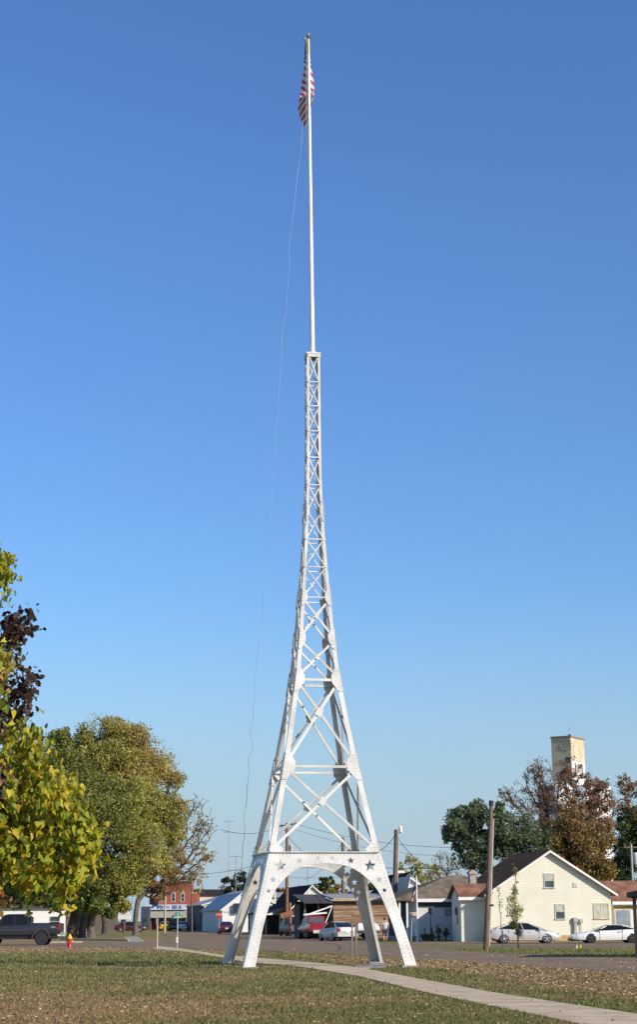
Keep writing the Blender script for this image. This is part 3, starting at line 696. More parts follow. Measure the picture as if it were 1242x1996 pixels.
# --- attached garage to the right
gr = empty('garage', base(1198, 133), TA, 'low yellow garage with red brown roof attached right of the yellow gable house', 'garage')
m = MB(); m.box(0, 9, 0, 6, 0, 2.62); m.build('wall', M_SIDY, gr)
m = MB(); m.prism([(-.35, 2.66), (3.0, 4.25), (6.35, 2.66), (6.35, 2.80), (3.0, 4.40), (-.35, 2.80)], -.2, 9.3, 'X'); ro = m.build('roof', M_SHR, gr)
m = MB(); m.box(-.2, 9.3, -.42, -.352, 2.58, 2.80); m.build('gutter', M_WHITE, ro)
m = MB(); m.box(0, 9, -.03, -.003, 2.22, 2.46); m.build('trim', mat('ochre_trim', (.42, .27, .10)), gr)
door(gr, .15, 1.25, 2.15, m=mat('blue_grey_door', (.22, .27, .32)), fr=M_GREYF)
m = MB(); m.box(1.9, 4.6, -.03, -.002, .05, 2.1)
for i in range(4): m.box(1.95, 4.55, -.045, -.031, .1+i*.5, .52+i*.5)
m.build('garage_door', M_SIDW, gr)

# --- grey hip roofed house
hh = empty('hip_roofed_house', base(812, 138), TA, 'low white house with grey hip roof and dark porch left of the yellow house', 'house')
hx0, hx1, hd, ze = -1.7, 8.4, 9.0, 3.0
m = MB(); m.box(0, hx1-.3, 0, hd, 0, ze); m.build('wall', M_SIDW, hh)
m = MB(); m.box(0.002, hx1-.3, -.03, -.003, ze-.52, ze-.02); m.build('eave_band', mat('dark_band', (.10, .11, .115)), hh)  # dark band along the wall top below the eave
az = onface(hh, 885, 1706, 4.4)[1]; axx = onface(hh, 884, 1706, 4.4)[0]
m = MB(); o_ = .45; c = [(hx0, -o_, ze), (hx1+.2, -o_, ze), (hx1+.2, hd+o_, ze), (hx0, hd+o_, ze)]; b_ = [(x, y, ze+.13) for x, y, z in c]
m.add(c+b_+[(axx-.4, 4.4, az), (axx+.9, 4.4, az)], [(0,3,2,1),(0,1,5,4),(1,2,6,5),(2,3,7,6),(3,0,4,7),(4,5,9,8),(5,6,9),(6,7,8,9),(7,4,8)]); ro = m.build('roof', M_SHG, hh)
m = MB(); m.box(hx0+1.6, hx1, -o_-.05, -o_-.003, ze-.10, ze+.15); m.build('gutter', M_WHITE, ro)
m = MB(); m.box(hx0+.15, -.003, .4, 3.2, 0, .35); m.build('porch_floor', M_CONC, hh)
for x in (hx0+.35, hx0+.95):
    m = MB(); m.box(x-.07, x+.07, -.2, -.06, .0, ze-.01); m.build('porch_post', M_WHITE, hh)
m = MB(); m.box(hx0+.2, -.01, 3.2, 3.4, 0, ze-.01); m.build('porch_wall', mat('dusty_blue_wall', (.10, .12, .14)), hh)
window(hh, *rect(hh, 867, 1772, 882, 1784), fr=mat('tan_frame', (.42, .34, .24)), sash=False, blind=1)
# --- tall white house behind the utility pole
tw = empty('white_house', base(756, 172), TA, 'small white house with dark gable roof and brick chimney behind the utility pole', 'house')
gable(tw, 4.4, 9, 3.9, 5.9, M_SIDW, M_SHD, over=.4)
window(tw, 1.6, 2.6, 3.2, 4.2, fr=M_GREYF)
x, z = onface(tw, 780, 1697, 4); m = MB(); m.box(x-.35, x+.35, 3.7, 4.4, 4.2, z-.25); m.build('chimney', mat('red_brick_stack', (.30, .12, .08), var=.2, scale=8), tw); m = MB(); m.box(x-.42, x+.42, 3.63, 4.47, z-.248, z); m.build('chimney_cap', M_WHITE, tw)
# low grey gable behind the hip roof
gg = empty('grey_outbuilding', base(792, 158), TA, 'small pale roofed outbuilding peeking over the hip roof near the small flagpole', 'shed')
gable(gg, 3.2, 7, 3.3, 5.2, M_SIDW, mat('pale_metal_roof', (.40, .40, .38), rough=.5), ax=.4, over=.2)

# --- timber clad building with an open bay
tb = empty('timber_shed', base(650, 156), TA, 'long shed clad in weathered brown planks with an open bay at its left end', 'shed')
z1 = 3.25; L_ = 8.6
m = MB(); m.box(0, L_, .03, 6, 0, z1-.01); m.build('wall', mat('dark_timber', (.10, .065, .04)), tb)
mats_p = [mat('plank_%s' % q, c, rough=.9, var=.25, scale=2.2, stretch=(.25, 1, 5)) for q, c in (('tan', (.34, .20, .115)), ('brown', (.26, .15, .085)), ('pale', (.41, .28, .18)))]
pk = MB(); cols = []; z = .05; i = 0
me_f = []
while z < z1-.1:
    hgt = random.choice((.17, .2, .24)); x = 0.0
    while x < L_-.05:
        ln = min(random.uniform(1.4, 4.2), L_-x); k0 = len(pk.f); pk.box(x, x+ln-.02, -.03-random.random()*.03, .028, z, min(z+hgt-.018, z1-.02)); me_f += [random.choice((0, 0, 1, 1, 2))]*(len(pk.f)-k0); x += ln
    z += hgt
me = bpy.data.meshes.new('planks'); me.from_pydata(pk.v, [], pk.f)
for q in mats_p: me.materials.append(q)
o = link('planks', me, None, tb)
for p, q in zip(me.polygons, me_f): p.material_index = q
m = MB(); m.prism([(-.5, z1+.05), (6.3, z1+.55), (6.3, z1+.68), (-.5, z1+.18)], -.1, L_+.3, 'X'); ro = m.build('roof', mat('weathered_metal', (.33, .32, .30), rough=.6), tb)
m = MB(); m.box(-.08, L_+.28, -.56, -.503, z1-.05, z1+.2); m.build('fascia', mat('tan_fascia', (.45, .34, .24)), ro)
# open bay
for x in (-2.5, -1.3): m = MB(); m.box(x-.08, x+.08, .1, .26, 0, z1-.2); m.build('bay_post', M_WOODG, tb)
m = MB(); m.prism([(-.6, z1-.25), (6, z1+.5), (6, z1+.62), (-.6, z1-.12)], -2.7, -.12, 'X'); m.build('bay_roof', mat('tar_felt', (.06, .055, .055), rough=.9), tb)
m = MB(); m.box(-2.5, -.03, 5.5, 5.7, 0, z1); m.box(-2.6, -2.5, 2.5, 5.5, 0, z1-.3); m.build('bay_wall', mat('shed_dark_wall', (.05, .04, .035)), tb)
m = MB(); m.bar((-2.4, -.02, z1-1.25), (-.1, -.02, z1-.45), .1, .12); m.bar((-2.7, -.12, z1-1.2), (-.6, -.12, z1-1.05), .12, .14); m.bar((-.9, -.05, .9), (-.1, -.05, z1-.5), .08, .08); m.build('brace', M_WHITE, tb)

# --- dark roofed house with a carport
dh = empty('dark_roofed_house', base(574, 200), TA, 'small white house with dark slate roof and dark carport seen through the tower arch', 'house')
gable(dh, 4.6, 17, 3.2, 5.35, M_SIDW, M_SHD, over=.45, ax=2.0)
m = MB(); m.prism([(-3.5, 2.2), (-.47, 3.0), (-.47, 3.12), (-3.5, 2.32)], -.6, 16, 'Y'); m.build('carport_roof', M_SHD, dh)
for x, y in ((-3.3, -.3), (-1.7, -.3), (-3.3, 7), (-3.3, 14)): m = MB(); m.box(x-.08, x+.08, y-.08, y+.08, 0, 2.2); m.build('carport_post', M_DARKM, dh)
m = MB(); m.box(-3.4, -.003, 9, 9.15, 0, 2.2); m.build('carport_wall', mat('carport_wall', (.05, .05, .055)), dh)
m = MB(); m.box(1.6, 1.75, -.03, -.003, 3.4, 4.9); m.box(-2.2, -2.05, .5, .65, 3.4, 4.6) ; m.build('vent_pipe', M_WHITE, dh)
window(dh, 1.6, 2.6, 1.1, 2.2, fr=M_GREYF)

# --- white warehouse pair
M_CORR = banded('white_corrugated', (.78, .77, .73), .35, .02, 'X', var=.06); M_CREAM = mat('cream_wall', (.66, .63, .50)); M_ZINC = banded('zinc_roof', (.34, .345, .33), .5, .02, 'Y', rough=.5, var=.12)
wb = empty('white_warehouse', base(433, 250), TA, 'white metal warehouse with grey gable roof and garage doors left of the tower legs', 'warehouse')
gable(wb, 7.4, 26, 3.15, 5.3, M_CORR, M_ZINC, over=.3, ax=2.8)
m = MB(); m.box(5.6, 7.0, -.05, -.003, .05, 2.5)
for i in range(5): m.box(5.65, 6.95, -.065, -.051, .1+i*.48, .52+i*.48)
m.build('garage_door', mat('door_grey_white', (.60, .61, .60)), wb)
m = MB()
for i, (a, b) in enumerate([(436,440),(441,446),(447,449),(450,455),(456,460)]):
    x0, zz = onface(wb, a, 1778); x1, _ = onface(wb, b, 1778); m.box(x0, x1, -.02, -.004, zz-.1, zz+.1)
m.build('lettering', mat('faded_sign_ink', (.42, .42, .43)), wb)
m = MB(); x, z = onface(wb, 462, 1765); m.box(x-.4, x+.4, -.7, -.004, z-.9, z+.3); m.build('vent_hood', M_DARKM, wb)
wa = empty('cream_shed', base(397, 282), TA, 'long cream shed with side wall coloured dark blue for shade beside the red brick building', 'shed')
gable(wa, 11.5, 27, 4.05, 6.3, M_CREAM, M_ZINC, over=.4, ax=8, name='wall')
m = MB(); m.box(-.03, -.004, .05, 26.9, 0, 3.9); m.build('shaded_side', banded('shaded_cladding', (.08, .10, .13), .9, .03, 'Y', var=.15), wa)  # shade of the side away from the sun put into the colour
for y in (4, 13, 21):
    m = MB(); m.box(-.10, -.032, y, y+1.6, .1, 2.7); m.build('side_door', mat('slate_door', (.035, .04, .05)), wa)
# white house wall section right of the warehouse
ws = empty('lean_to_shed', base(502, 235), TA, 'low white shed with shelves and a sloping roof beside the warehouse', 'shed')
gable(ws, 3.0, 8, 2.9, 4.3, M_CORR, M_ZINC, over=.2, ax=.3)
door(ws, 1.3, 2.3, 2.1, m=M_GREYF)

# --- red brick shop
M_BRICK = bpy.data.materials.new('red_brick'); M_BRICK.use_nodes = True; n = M_BRICK.node_tree; tc = n.nodes.new('ShaderNodeTexCoord'); mp = n.nodes.new('ShaderNodeMapping'); mp.inputs['Rotation'].default_value = (R(90), 0, 0); bk = n.nodes.new('ShaderNodeTexBrick')
bk.inputs['Color1'].default_value = (.36, .075, .045, 1); bk.inputs['Color2'].default_value = (.27, .055, .035, 1); bk.inputs['Mortar'].default_value = (.30, .16, .12, 1); bk.inputs['Scale'].default_value = 2.0; bk.inputs['Mortar Size'].default_value = .015
n.links.new(tc.outputs['Object'], mp.inputs[0]); n.links.new(mp.outputs[0], bk.inputs[0]); n.links.new(bk.outputs[0], n.nodes['Principled BSDF'].inputs[0]); n.nodes['Principled BSDF'].inputs['Roughness'].default_value = .9
bs = empty('brick_shop', base(290, 330), R(2), 'two storey red brick shop with arched upper windows and grey awning', 'shop')
X1 = onface(bs, 368.5, 1760)[0]; ZT = onface(bs, 330, 1719)[1]; XA = onface(bs, 363, 1770)[0]
m = MB(); m.box(0, X1, 0, 22, 3.0, ZT); m.box(0, .4, 0, 22, 0, 3.0); m.box(X1-.6, X1, 0, 22, 0, 3); m.box(.4, X1-.6, 3, 3.4, 0, 3); m.build('wall', M_BRICK, bs)
m = MB(); m.box(-.1, X1+.1, -.15, -.004, ZT-.12, ZT+.12); m.box(.4, X1-.4, -.10, -.004, ZT-1.1, ZT-.95)
for i in range(16): m.box(.5+i*.5, .7+i*.5, -.09, -.004, ZT-.9, ZT-.65)
m.build('cornice', M_BRICK, bs)
for pxc in (318, 337.5, 355.8):
    x0, x1, z0, z1 = rect(bs, pxc-4, 1741, pxc+4, 1757.5); wo = window(bs, x0, x1, z0, z1, fr=M_GREYF, f=.12)
    m = MB(); cx_ = (x0+x1)/2; rr = (x1-x0)/2
    pl = [(cx_+(rr+.12)*math.cos(a), z1+.02+(rr*.75)*math.sin(a)) for a in np.linspace(0, math.pi, 9)]; m.prism(pl, -.06, -.003, 'Y'); m.box(cx_-.16, cx_+.16, -.09, -.061, z1+rr*.45, z1+rr*1.15); m.build('arch_stone', mat('limestone', (.52, .44, .33)), wo)
x0, x1, z0, z1 = rect(bs, 289, 1763.5, 363.5, 1773); m = MB(); m.box(x0, x1, -.5, -.004, z0, z1); sg = m.build('sign_board', mat('sign_white', (.62, .66, .74)), bs)
INK = mat('sign_blue', (.08, .16, .36)); m = MB()
for a, b, u, l in ((291,300,.35,.7),(305,308,.15,.85),(308.5,312,.1,.6),(312.5,315.5,.15,.9),(316,318,.2,.8),(325,327,.3,.7),(328,330,.3,.7),(334.5,338,.15,.85),(338.8,341,.1,.9),(341.5,345,.2,.8),(348,351,.15,.85),(351.6,353.5,.25,.75)):
    xa, _ = onface(bs, a, 1768, -.5); xb, _ = onface(bs, b, 1768, -.5); m.box(xa, xb, -.53, -.503, z0+(z1-z0)*(1-l), z0+(z1-z0)*(1-u)); 
    if b-a > 2.5: m.box(xa+.05, xb-.05, -.545, -.531, z0+(z1-z0)*.35, z0+(z1-z0)*.62)
m.build('lettering', INK, sg)
m = MB(); m.prism([(-.7, z0-1.45), (-.05, z0-.03), (0.0-.004, z0-.03), (-.004, z0-1.45)], x0, x1, 'X'); m.build('awning', mat('awning_grey', (.33, .32, .27)), bs)
m = MB(); m.box(.4, X1-.6, 2.7, 2.99, .9, 2.8); m.build('shop_window', M_WGLASS, bs)
x0, x1, z0, z1 = rect(bs, 299, 1740, 306, 1751); m = MB(); m.box(x0, x1, -1.0, -.2, z0, z1); sb = m.build('sign_box', M_WHITE, bs); m = MB(); m.box(x0+.1, x1+.2, -.8, -.1, z0-1.3, z0-.01); m.build('sign_bracket', M_DARKM, sb)
be = empty('brick_annex', base(369, 333), R(2), 'low red brick annex stepping down right of the brick shop', 'annex')
m = MB(); zz = onface(be, 374, 1741)[1]; m.box(0, 1.3, 0, 18, 0, zz); m.build('wall', M_BRICK, be)
m = MB(); m.box(-.05, 1.35, -.1, -.004, zz-.2, zz+.15); m.build('cornice', mat('limestone', (.52, .44, .33)), be)
nb = empty('blue_shop', base(274, 326), R(2), 'narrow dark blue clad shopfront left of the red brick shop', 'shop')
m = MB(); zz = onface(nb, 280, 1767)[1]; m.box(0, 1.55, 0, 14, 0, zz); m.build('wall', banded('shaded_cladding2', (.06, .075, .10), .5, .03, 'X', var=.15), nb); m = MB(); m.box(.3, 1.2, -.03, -.004, .1, 2.3); m.build('door', M_WGLASS, nb)

# --- white building behind the pickup
wl = empty('white_hall', base(-30, 205), TA, 'long low white building behind the dark pickup truck and tree trunk', 'building')
x1, zz = onface(wl, 128, 1768); m = MB(); m.box(0, x1, 0, 9, 0, zz); m.build('wall', M_WHITE, wl)
m = MB(); m.prism([(-.6, zz+.0), (4.5, zz+1.3), (9.6, zz+.0), (9.6, zz+.14), (4.5, zz+1.45), (-.6, zz+.14)], -.4, x1+.4, 'X'); m.build('roof', M_SHG, wl)
window(wl, x1*.3, x1*.3+1.2, 1.0, 2.2, fr=M_GREYF); door(wl, x1*.5, x1*.5+1, 2.1, m=M_GREYF); window(wl, x1*.8, x1*.8+1.2, 1.0, 2.2, fr=M_GREYF)
# --- far roofs
for px0, px1, pyt, pye, Y, lab, rm, wm in ((455, 560, 1741, 1749, 330, 'wide grey roofed shed far behind the warehouse', M_ZINC, M_CREAM), (60, 230, 1768, 1778, 300, 'long tan house in shade far behind the big maple', M_SHG, mat('shade_tan', (.12, .10, .08))), (700, 775, 1738, 1748, 205, 'pale roofed house far behind the planked shed', mat('pale_metal_roof', (.40, .40, .38), rough=.5), M_SIDW), (385, 452, 1735, 1745, 350, 'dark barn roof showing over the cream shed', M_SHD, M_CREAM)):  # wall of the tan house coloured dark to stand for shade
    o = empty('far_house', base(px0, Y), TA, lab, 'house'); x1, ze_ = onface(o, px1, pye); zt_ = onface(o, (px0+px1)/2, pyt, 4)[1]
    m = MB(); m.box(0, x1, 0, 8, 0, ze_); m.build('wall', wm, o); m = MB(); m.prism([(-.5, ze_+.01), (4, zt_), (8.5, ze_+.01), (8.5, ze_+.15), (4, zt_+.14), (-.5, ze_+.15)], -.3, x1+.3, 'X'); m.build('roof', rm, o)
    window(o, x1*.2, x1*.2+1, 1, 2.1); window(o, x1*.6, x1*.6+1, 1, 2.1)

# --- grain elevator
ge = empty('grain_elevator', base(1127, 500), R(-30), 'tall weathered concrete grain elevator with a square head house above the rust coloured trees', 'grain elevator')
zt = at(1127, 1437, 500).z
M_EB = mat('weathered_concrete', (.60, .52, .36), rough=.9, var=.16, scale=.35, col2=(.44, .37, .25), detail=8)
M_EW = mat('elevator_white', (.80, .78, .74), rough=.8, var=.06, scale=.4)
m = MB(); m.box(-6.0, 0, 0, 10.5, 0, zt); m.build('head_house', M_EB, ge)
m = MB(); m.box(-6.2, .2, -.2, 10.7, zt+.01, zt+.5); m.build('parapet', mat('dark_coping', (.28, .2, .15)), ge)
zw = at(1140, 1479, 495).z; m = MB(); m.box(.004, .12, .25, 10.3, 14, zw); m.build('painted_band', M_EW, ge)
x0, x1, z0, z1 = rect(ge, 1103.5, 1476, 1112, 1486); window(ge, x0, x1, z0, z1, fr=M_DARKM, f=.2)
for y in (2.2, 7.5): m = MB(); m.box(.121, .2, y, y+.7, zw-3.8, zw-.5); m.build('slot_window', M_DARKM, ge)
# faint oval emblem painted on the left face
m = MB(); xc, zc = onface(ge, 1107, 1452)
for i in range(28):
    a0, a1 = 2*math.pi*i/28, 2*math.pi*(i+1)/28
    m.bar((xc+2.2*math.cos(a0), -.03, zc+1.35*math.sin(a0)), (xc+2.2*math.cos(a1), -.03, zc+1.35*math.sin(a1)), .05, .16, (0, 1, 0))
for z_ in (-.35, .35): m.box(xc-1.5, xc-.3, -.05, -.01, zc+z_-.12, zc+z_+.12); m.box(xc-.1, xc+1.3, -.05, -.01, zc+z_-.12, zc+z_+.12)
m.build('emblem', mat('faded_paint', (.43, .37, .27)), ge)
zs = at(1100, 1530, 495).z
for i, (x, y, wmat) in enumerate([(-9, 4.5, M_EB), (-3.3, -1.2, M_EW), (2.8, 3.0, M_EW), (4.5, 9.5, M_EW), (-5.5, 9.5, M_EW)]):
    m = MB(); m.lathe([(3.3, 0), (3.3, zs), (3.1, zs+.3)], 28, c=(x, y, 0)); so_ = m.build('silo', wmat if i else mat('grey_silo', (.42, .38, .34), var=.15, scale=.3), ge, smooth=True)
m = MB(); m.tube([(-1, 2, zt+.5), (-1, 2, zt+4.6)], .07, 6); m.box(-1.5, -.5, 1.8, 2.2, zt+.5, zt+1.1); m.tube([(-1.4, 2, zt+2.6), (-.6, 2, zt+2.6)], .05, 5); m.build('antenna', M_GALV, ge)

# --- shelter whose corner shows at the right edge
sh = empty('picnic_shelter', at(1237, 1866, 73).xy.to_3d(), R(-14), 'dark roofed open shelter cut off by the right edge of the picture', 'shelter')
sh.location.z = 0
m = MB(); m.prism([(-.16, 2.42), (3.5, 3.1), (7.2, 2.42), (7.2, 2.62), (3.5, 3.3), (-.16, 2.62)], -.4, 4.2, 'Y'); m.build('roof', M_SHD, sh)
for x in (.12, 6.8):
    for y in (0, 3.8): m = MB(); m.box(x-.07, x+.07, y-.07, y+.07, 0, 2.6); m.build('post', mat('dark_post', (.05, .04, .035)), sh)

# ================================================================ STREET FURNITURE
# hydrant
hy = empty('fire_hydrant', base(136, 108), R(15), 'red fire hydrant with a yellow cap at the kerb under the maple', 'hydrant')
m = MB(); m.lathe([(.19, -.05), (.19, .05), (.15, .07), (.135, .1), (.125, .5), (.16, .52), (.16, .57)], 16); m.build('barrel', M_RED, hy, smooth=True)
m = MB(); m.lathe([(.165, .572), (.165, .62), (.14, .68), (.08, .79), (.045, .82), (.045, .87), (.02, .88)], 16); m.build('bonnet', M_YEL, hy, smooth=True)
for s, a in ((1, 'X'), (-1, 'X')): m = MB(); m.lathe([(.055, s*.12), (.055, s*.17), (.075, s*.175), (.075, s*.23)], 10, c=(0, 0, .42), axis='X'); m.build('side_outlet', M_YEL if s > 0 else M_RED, hy)
m = MB(); m.lathe([(.075, -.12), (.075, -.18), (.095, -.185), (.095, -.24)], 12, c=(0, 0, .36), axis='Y'); m.build('front_outlet', M_RED, hy)

def upole(px, pyb, pxt, pyt, Y, r0, r1, m_, label, arms=None, name='utility_pole', cat='utility pole', group=None):
    b = at(px, pyb, Y); t = at(pxt, pyt, Y); o = empty(name, (b.x, Y, 0), TA, label, cat, group)
    tl = Matrix.Rotation(-TA, 3, 'Z') @ Vector((t.x-b.x, 0, t.z)); p = MB(); p.tube([Vector((0, 0, -.3))]+[tl*q for q in (.02, .35, .7, 1)], [r0, r0, r0*.66+r1*.34, r0*.33+r1*.67, r1], 12); p.build('pole', m_, o, smooth=True)
    return o, tl, t
p1, t1, T1 = upole(948, 1853, 958.5, 1562, 92, .145, .10, mat('pole_wood_rust', (.20, .13, .095), rough=.85, var=.25, scale=3, stretch=(6, 6, .5)), 'leaning bare wooden pole with a pale conduit standing before the yellow house')
m = MB(); m.tube([t1*.03+Vector((.15, -.03, 0)), t1*.88+Vector((.13, -.03, 0))], .055, 8); m.build('conduit', M_GALV, p1, smooth=True)
m = MB(); m.tube([t1*.3+Vector((.13, -.1, 0)), t1*.3+Vector((.3, -.1, 0))], .05, 8); m.tube([t1*.97+Vector((.0, 0, 0)), t1*1.005+Vector((.0, 0, 0))], .13, 8); m.build('bracket', M_DARKM, p1)
p2, t2, T2 = upole(767.5, 1815, 772.5, 1617, 160, .21, .17, M_WOODP, 'dark wooden utility pole with a white lamp on top beside the right tower leg')
m = MB(); m.lathe([(.05, -.05), (.15, 0), (.17, .3), (.15, .55), (.06, .62)], 10, c=(t2.x+.42, -.05, t2.z-.25)); m.build('lamp', M_WHITE, p2, smooth=True); m = MB(); m.bar((t2.x, 0, t2.z-.35), (t2.x+.45, 0, t2.z-.28), .07, .07); m.build('lamp_arm', M_GALV, p2)
m = MB(); m.tube([t2*.04+Vector((.26, -.02, 0)), t2*.9+Vector((.22, -.02, 0))], .05, 6); m.build('conduit', M_GALV, p2)
p3, t3, T3 = upole(669, 1800, 669, 1632, 175, .20, .17, M_WOODG, 'plain grey wooden pole in front of the planked shed seen through the arch')
p4, t4, T4 = upole(559, 1817, 559.5, 1604, 185, .19, .14, M_WOODR, 'brown wooden utility pole with a cross arm seen through the left of the arch')
m = MB(); m.bar(t4+Vector((-.9, .5, -.35)), t4+Vector((.9, -.5, -.1)), .1, .12)
for q in (-.9, -.5, .5, .9): m.lathe([(.04, 0), (.06, .08), (.03, .2)], 8, c=(t4.x+q*.95, -q*.53, t4.z-.2+q*.13))
m.bar(t4+Vector((0, 0, -1.0)), t4+Vector((.6, -.35, -.2)), .05, .05); m.bar(t4+Vector((0, 0, -1.0)), t4+Vector((-.6, .35, -.32)), .05, .05); m.build('cross_arm', M_WOODP, p4)
m = MB(); m.lathe([(.22, 0), (.24, .1), (.24, .8), (.2, .9)], 12, c=(t4.x+.42, -.1, t4.z-3.2)); m.build('transformer', M_GALV, p4)
p5, t5, T5 = upole(1238, 1800, 1231, 1645, 165, .13, .10, M_GALV, 'pale pole carrying a transformer near the right edge above the garage')
m = MB(); m.lathe([(.26, 0), (.29, .1), (.29, 1.0), (.2, 1.1)], 12, c=(t5.x+.42, 0, t5.z-1.9)); m.build('transformer', mat('pale_grey_tank', (.62, .62, .60)), p5, smooth=True)
m = MB(); m.bar(t5+Vector((-.7, .1, -.3)), t5+Vector((.8, -.1, -.3)), .1, .1)
for q in (-.65, .0, .7): m.lathe([(.04, 0), (.06, .1), (.03, .3)], 8, c=(t5.x+q, 0, t5.z-.25))
m.build('cross_arm', M_WOODG, p5)
p6, t6, T6 = upole(320.5, 1812, 322.5, 1722, 245, .17, .11, mat('pale_wood', (.45, .36, .28), rough=.9), 'pale slim pole in front of the red brick shop', name='street_pole', cat='pole')
m = MB(); m.bar(t6+Vector((0, 0, -.4)), t6+Vector((-.9, 0, .1)), .07, .07); m.lathe([(.1, 0), (.16, .06), (.08, .2)], 8, c=(t6.x-.9, 0, t6.z)); m.build('lamp_head', M_GALV, p6)
p7, t7, T7 = upole(374, 1813, 372.5, 1700, 250, .12, .09, M_WOODP, 'dark slim pole between the brick annex and the cream shed', name='street_pole', cat='pole')
m = MB(); m.bar(t7+Vector((-.7, 0, -.5)), t7+Vector((.7, 0, -.5)), .1, .1); m.build('cross_arm', M_WOODP, p7)
for pxb, pyt, Y, lab in ((600, 1690, 260, 'thin aerial mast with two cross rods above the dark roofed house'), (446, 1600, 420, 'very thin distant aerial mast left of the tower'), (460, 1668, 330, 'thin short mast behind the white warehouse')):
    t = at(pxb, pyt, Y); o = empty('aerial_mast', (t.x, Y, 0), 0, lab, 'aerial'); m = MB(); m.tube([(0, 0, 0), (0, 0, t.z)], .06, 6); m.build('mast', M_GALV, o)
    for q, l in ((0, 1.2), (-2.6, 1.6)): m = MB(); m.tube([(-l, 0, t.z+q-.1), (l, 0, t.z+q-.1)], .05, 5); m.build('rod', M_GALV, o)
def wire(a, b, sag, r, label):
    a, b = Vector(a), Vector(b); n = 16; pts = [a.lerp(b, i/n)-Vector((0, 0, sag*4*(i/n)*(1-i/n))) for i in range(n+1)]
    m = MB(); m.tube(pts, r, 5); tag(m.build('overhead_wire', M_WIRE), label, 'wire')
wire(at(430, 1617, 150), T4+Vector((-.6, 0, -.2)), .6, .022, 'overhead wire running left from the brown cross arm pole, upper one')
wire(at(300, 1693, 200), T4+Vector((0, 0, -3.2)), 1.2, .022, 'overhead wire running left from halfway up the brown cross arm pole')
wire(T4+Vector((.8, 0, -.1)), at(1000, 1649, 175), 1.0, .020, 'long straight wire from the brown pole across to the far right, upper one')
wire(T4+Vector((.5, 0, -.6)), at(1000, 1664, 178), 1.2, .016, 'long straight wire from the brown pole across to the far right, lower one')
wire(T4+Vector((0, 0, -1.2)), T3+Vector((0, 0, -1.2)), 1.6, .022, 'sagging wire between the brown and the grey pole behind the tower')
wire(T3+Vector((0, 0, -.2)), T2+Vector((0, 0, -.4)), 1.7, .03, 'sagging thick wire from the grey pole to the pole with the lamp')
wire(T2+Vector((0, 0, -.5)), T1+Vector((0, 0, -2.6)), 1.9, .026, 'sagging thick wire from the lamp pole to the leaning pole')
wire(at(700, 1690, 170), at(1232, 1664, 165), .6, .024, 'straight wire passing in front of the green tree to the transformer pole')
wire(T3+Vector((0, 0, -.4)), at(590, 1715, 200), .8, .018, 'thin service wire dropping from the grey pole to the dark roofed house')
wire(at(500, 1705, 210), at(760, 1700, 210), .5, .018, 'faint low wire crossing the arch opening')
# wire up from the pole to the house
wire(T1+Vector((0, 0, -2.7)), yh.location+Vector((.3, .5, 3.4)), .5, .016, 'service wire from the leaning pole down to the eave of the yellow house')

def sign_post(px, pyt, Y, label, name, cat, r=.03, m_=M_GALV):
    t = at(px, pyt, Y); o = empty(name, (t.x, Y, 0), 0, label, cat); m = MB(); m.tube([(0, 0, -.2), (0, 0, t.z)], r, 8); m.build('post', m_, o); return o, t.z
o, z = sign_post(346, 1780, 96, 'slim post with green street name blades at the street corner', 'street_sign', 'street sign', .035)
m = MB(); m.box(-.32, .26, -.012, .012, z-.28, z-.12); b1 = m.build('name_blade', mat('sign_green', (.02, .22, .13), rough=.4), o)
m = MB(); m.add([(x*math.cos(R(70))-y*math.sin(R(70)), x*math.sin(R(70))+y*math.cos(R(70)), q) for x, y, q in [(-.3,-.012,z-.10),(.3,-.012,z-.10),(.3,.012,z-.10),(-.3,.012,z-.10),(-.3,-.012,z+.05),(.3,-.012,z+.05),(.3,.012,z+.05),(-.3,.012,z+.05)]], [(0,3,2,1),(4,5,6,7),(0,1,5,4),(1,2,6,5),(2,3,7,6),(3,0,4,7)]); m.build('name_blade', mat('sign_green', (.02, .22, .13), rough=.4), o)
m = MB()
for a, b in ((-.26,-.2),(-.17,-.12),(-.09,-.02),(.02,.07),(.1,.13),(.16,.21)): m.box(a, b, -.016, -.0125, z-.235, z-.165)
m.box(-.26, .21, -.0135, -.0122, z-.205, z-.195); m.build('lettering', M_WHITE, b1)
m = MB(); m.box(-.05, .05, -.06, -.036, .45, .75); m.build('reflector', M_WHITE, o)
o, z = sign_post(306.5, 1791, 100, 'short pale post standing by the near end of the footpath', 'marker_post', 'post', .05, mat('pale_post', (.46, .36, .33)))
m = MB(); m.box(-.07, .07, -.08, -.052, z-.3, z+.02); m.build('marker_plate', M_GALV, o)
o, z = sign_post(427, 1778, 235, 'red octagonal stop sign in front of the white warehouse', 'stop_sign', 'stop sign', .04)
m = MB(); zc = at(427, 1783, 235).z; m.prism([(.41*math.cos(R(22.5+45*i)), zc+.41*math.sin(R(22.5+45*i))) for i in range(8)], -.07, -.045, 'Y'); sp_ = m.build('sign_plate', mat('stop_red', (.55, .03, .03), rough=.4), o)
tv_, tf_ = text_mesh('STOP', .34); m = MB(); m.add([(x, -.075-q, zc+y) for x, y, q in tv_], tf_); m.build('lettering', M_WHITE, sp_)
o, z = sign_post(242, 1792, 215, 'white box on a dark wooden post between the tree trunks', 'post_box', 'post box', .12, M_WOODP)
m = MB(); m.box(-.75, .75, -.3, .3, z, z+.55); m.prism([(-.8, z+.552), (.8, z+.552), (.45, z+.85), (-.3, z+.85)], -.34, .34, 'Y'); m.build('box', M_WHITE, o)
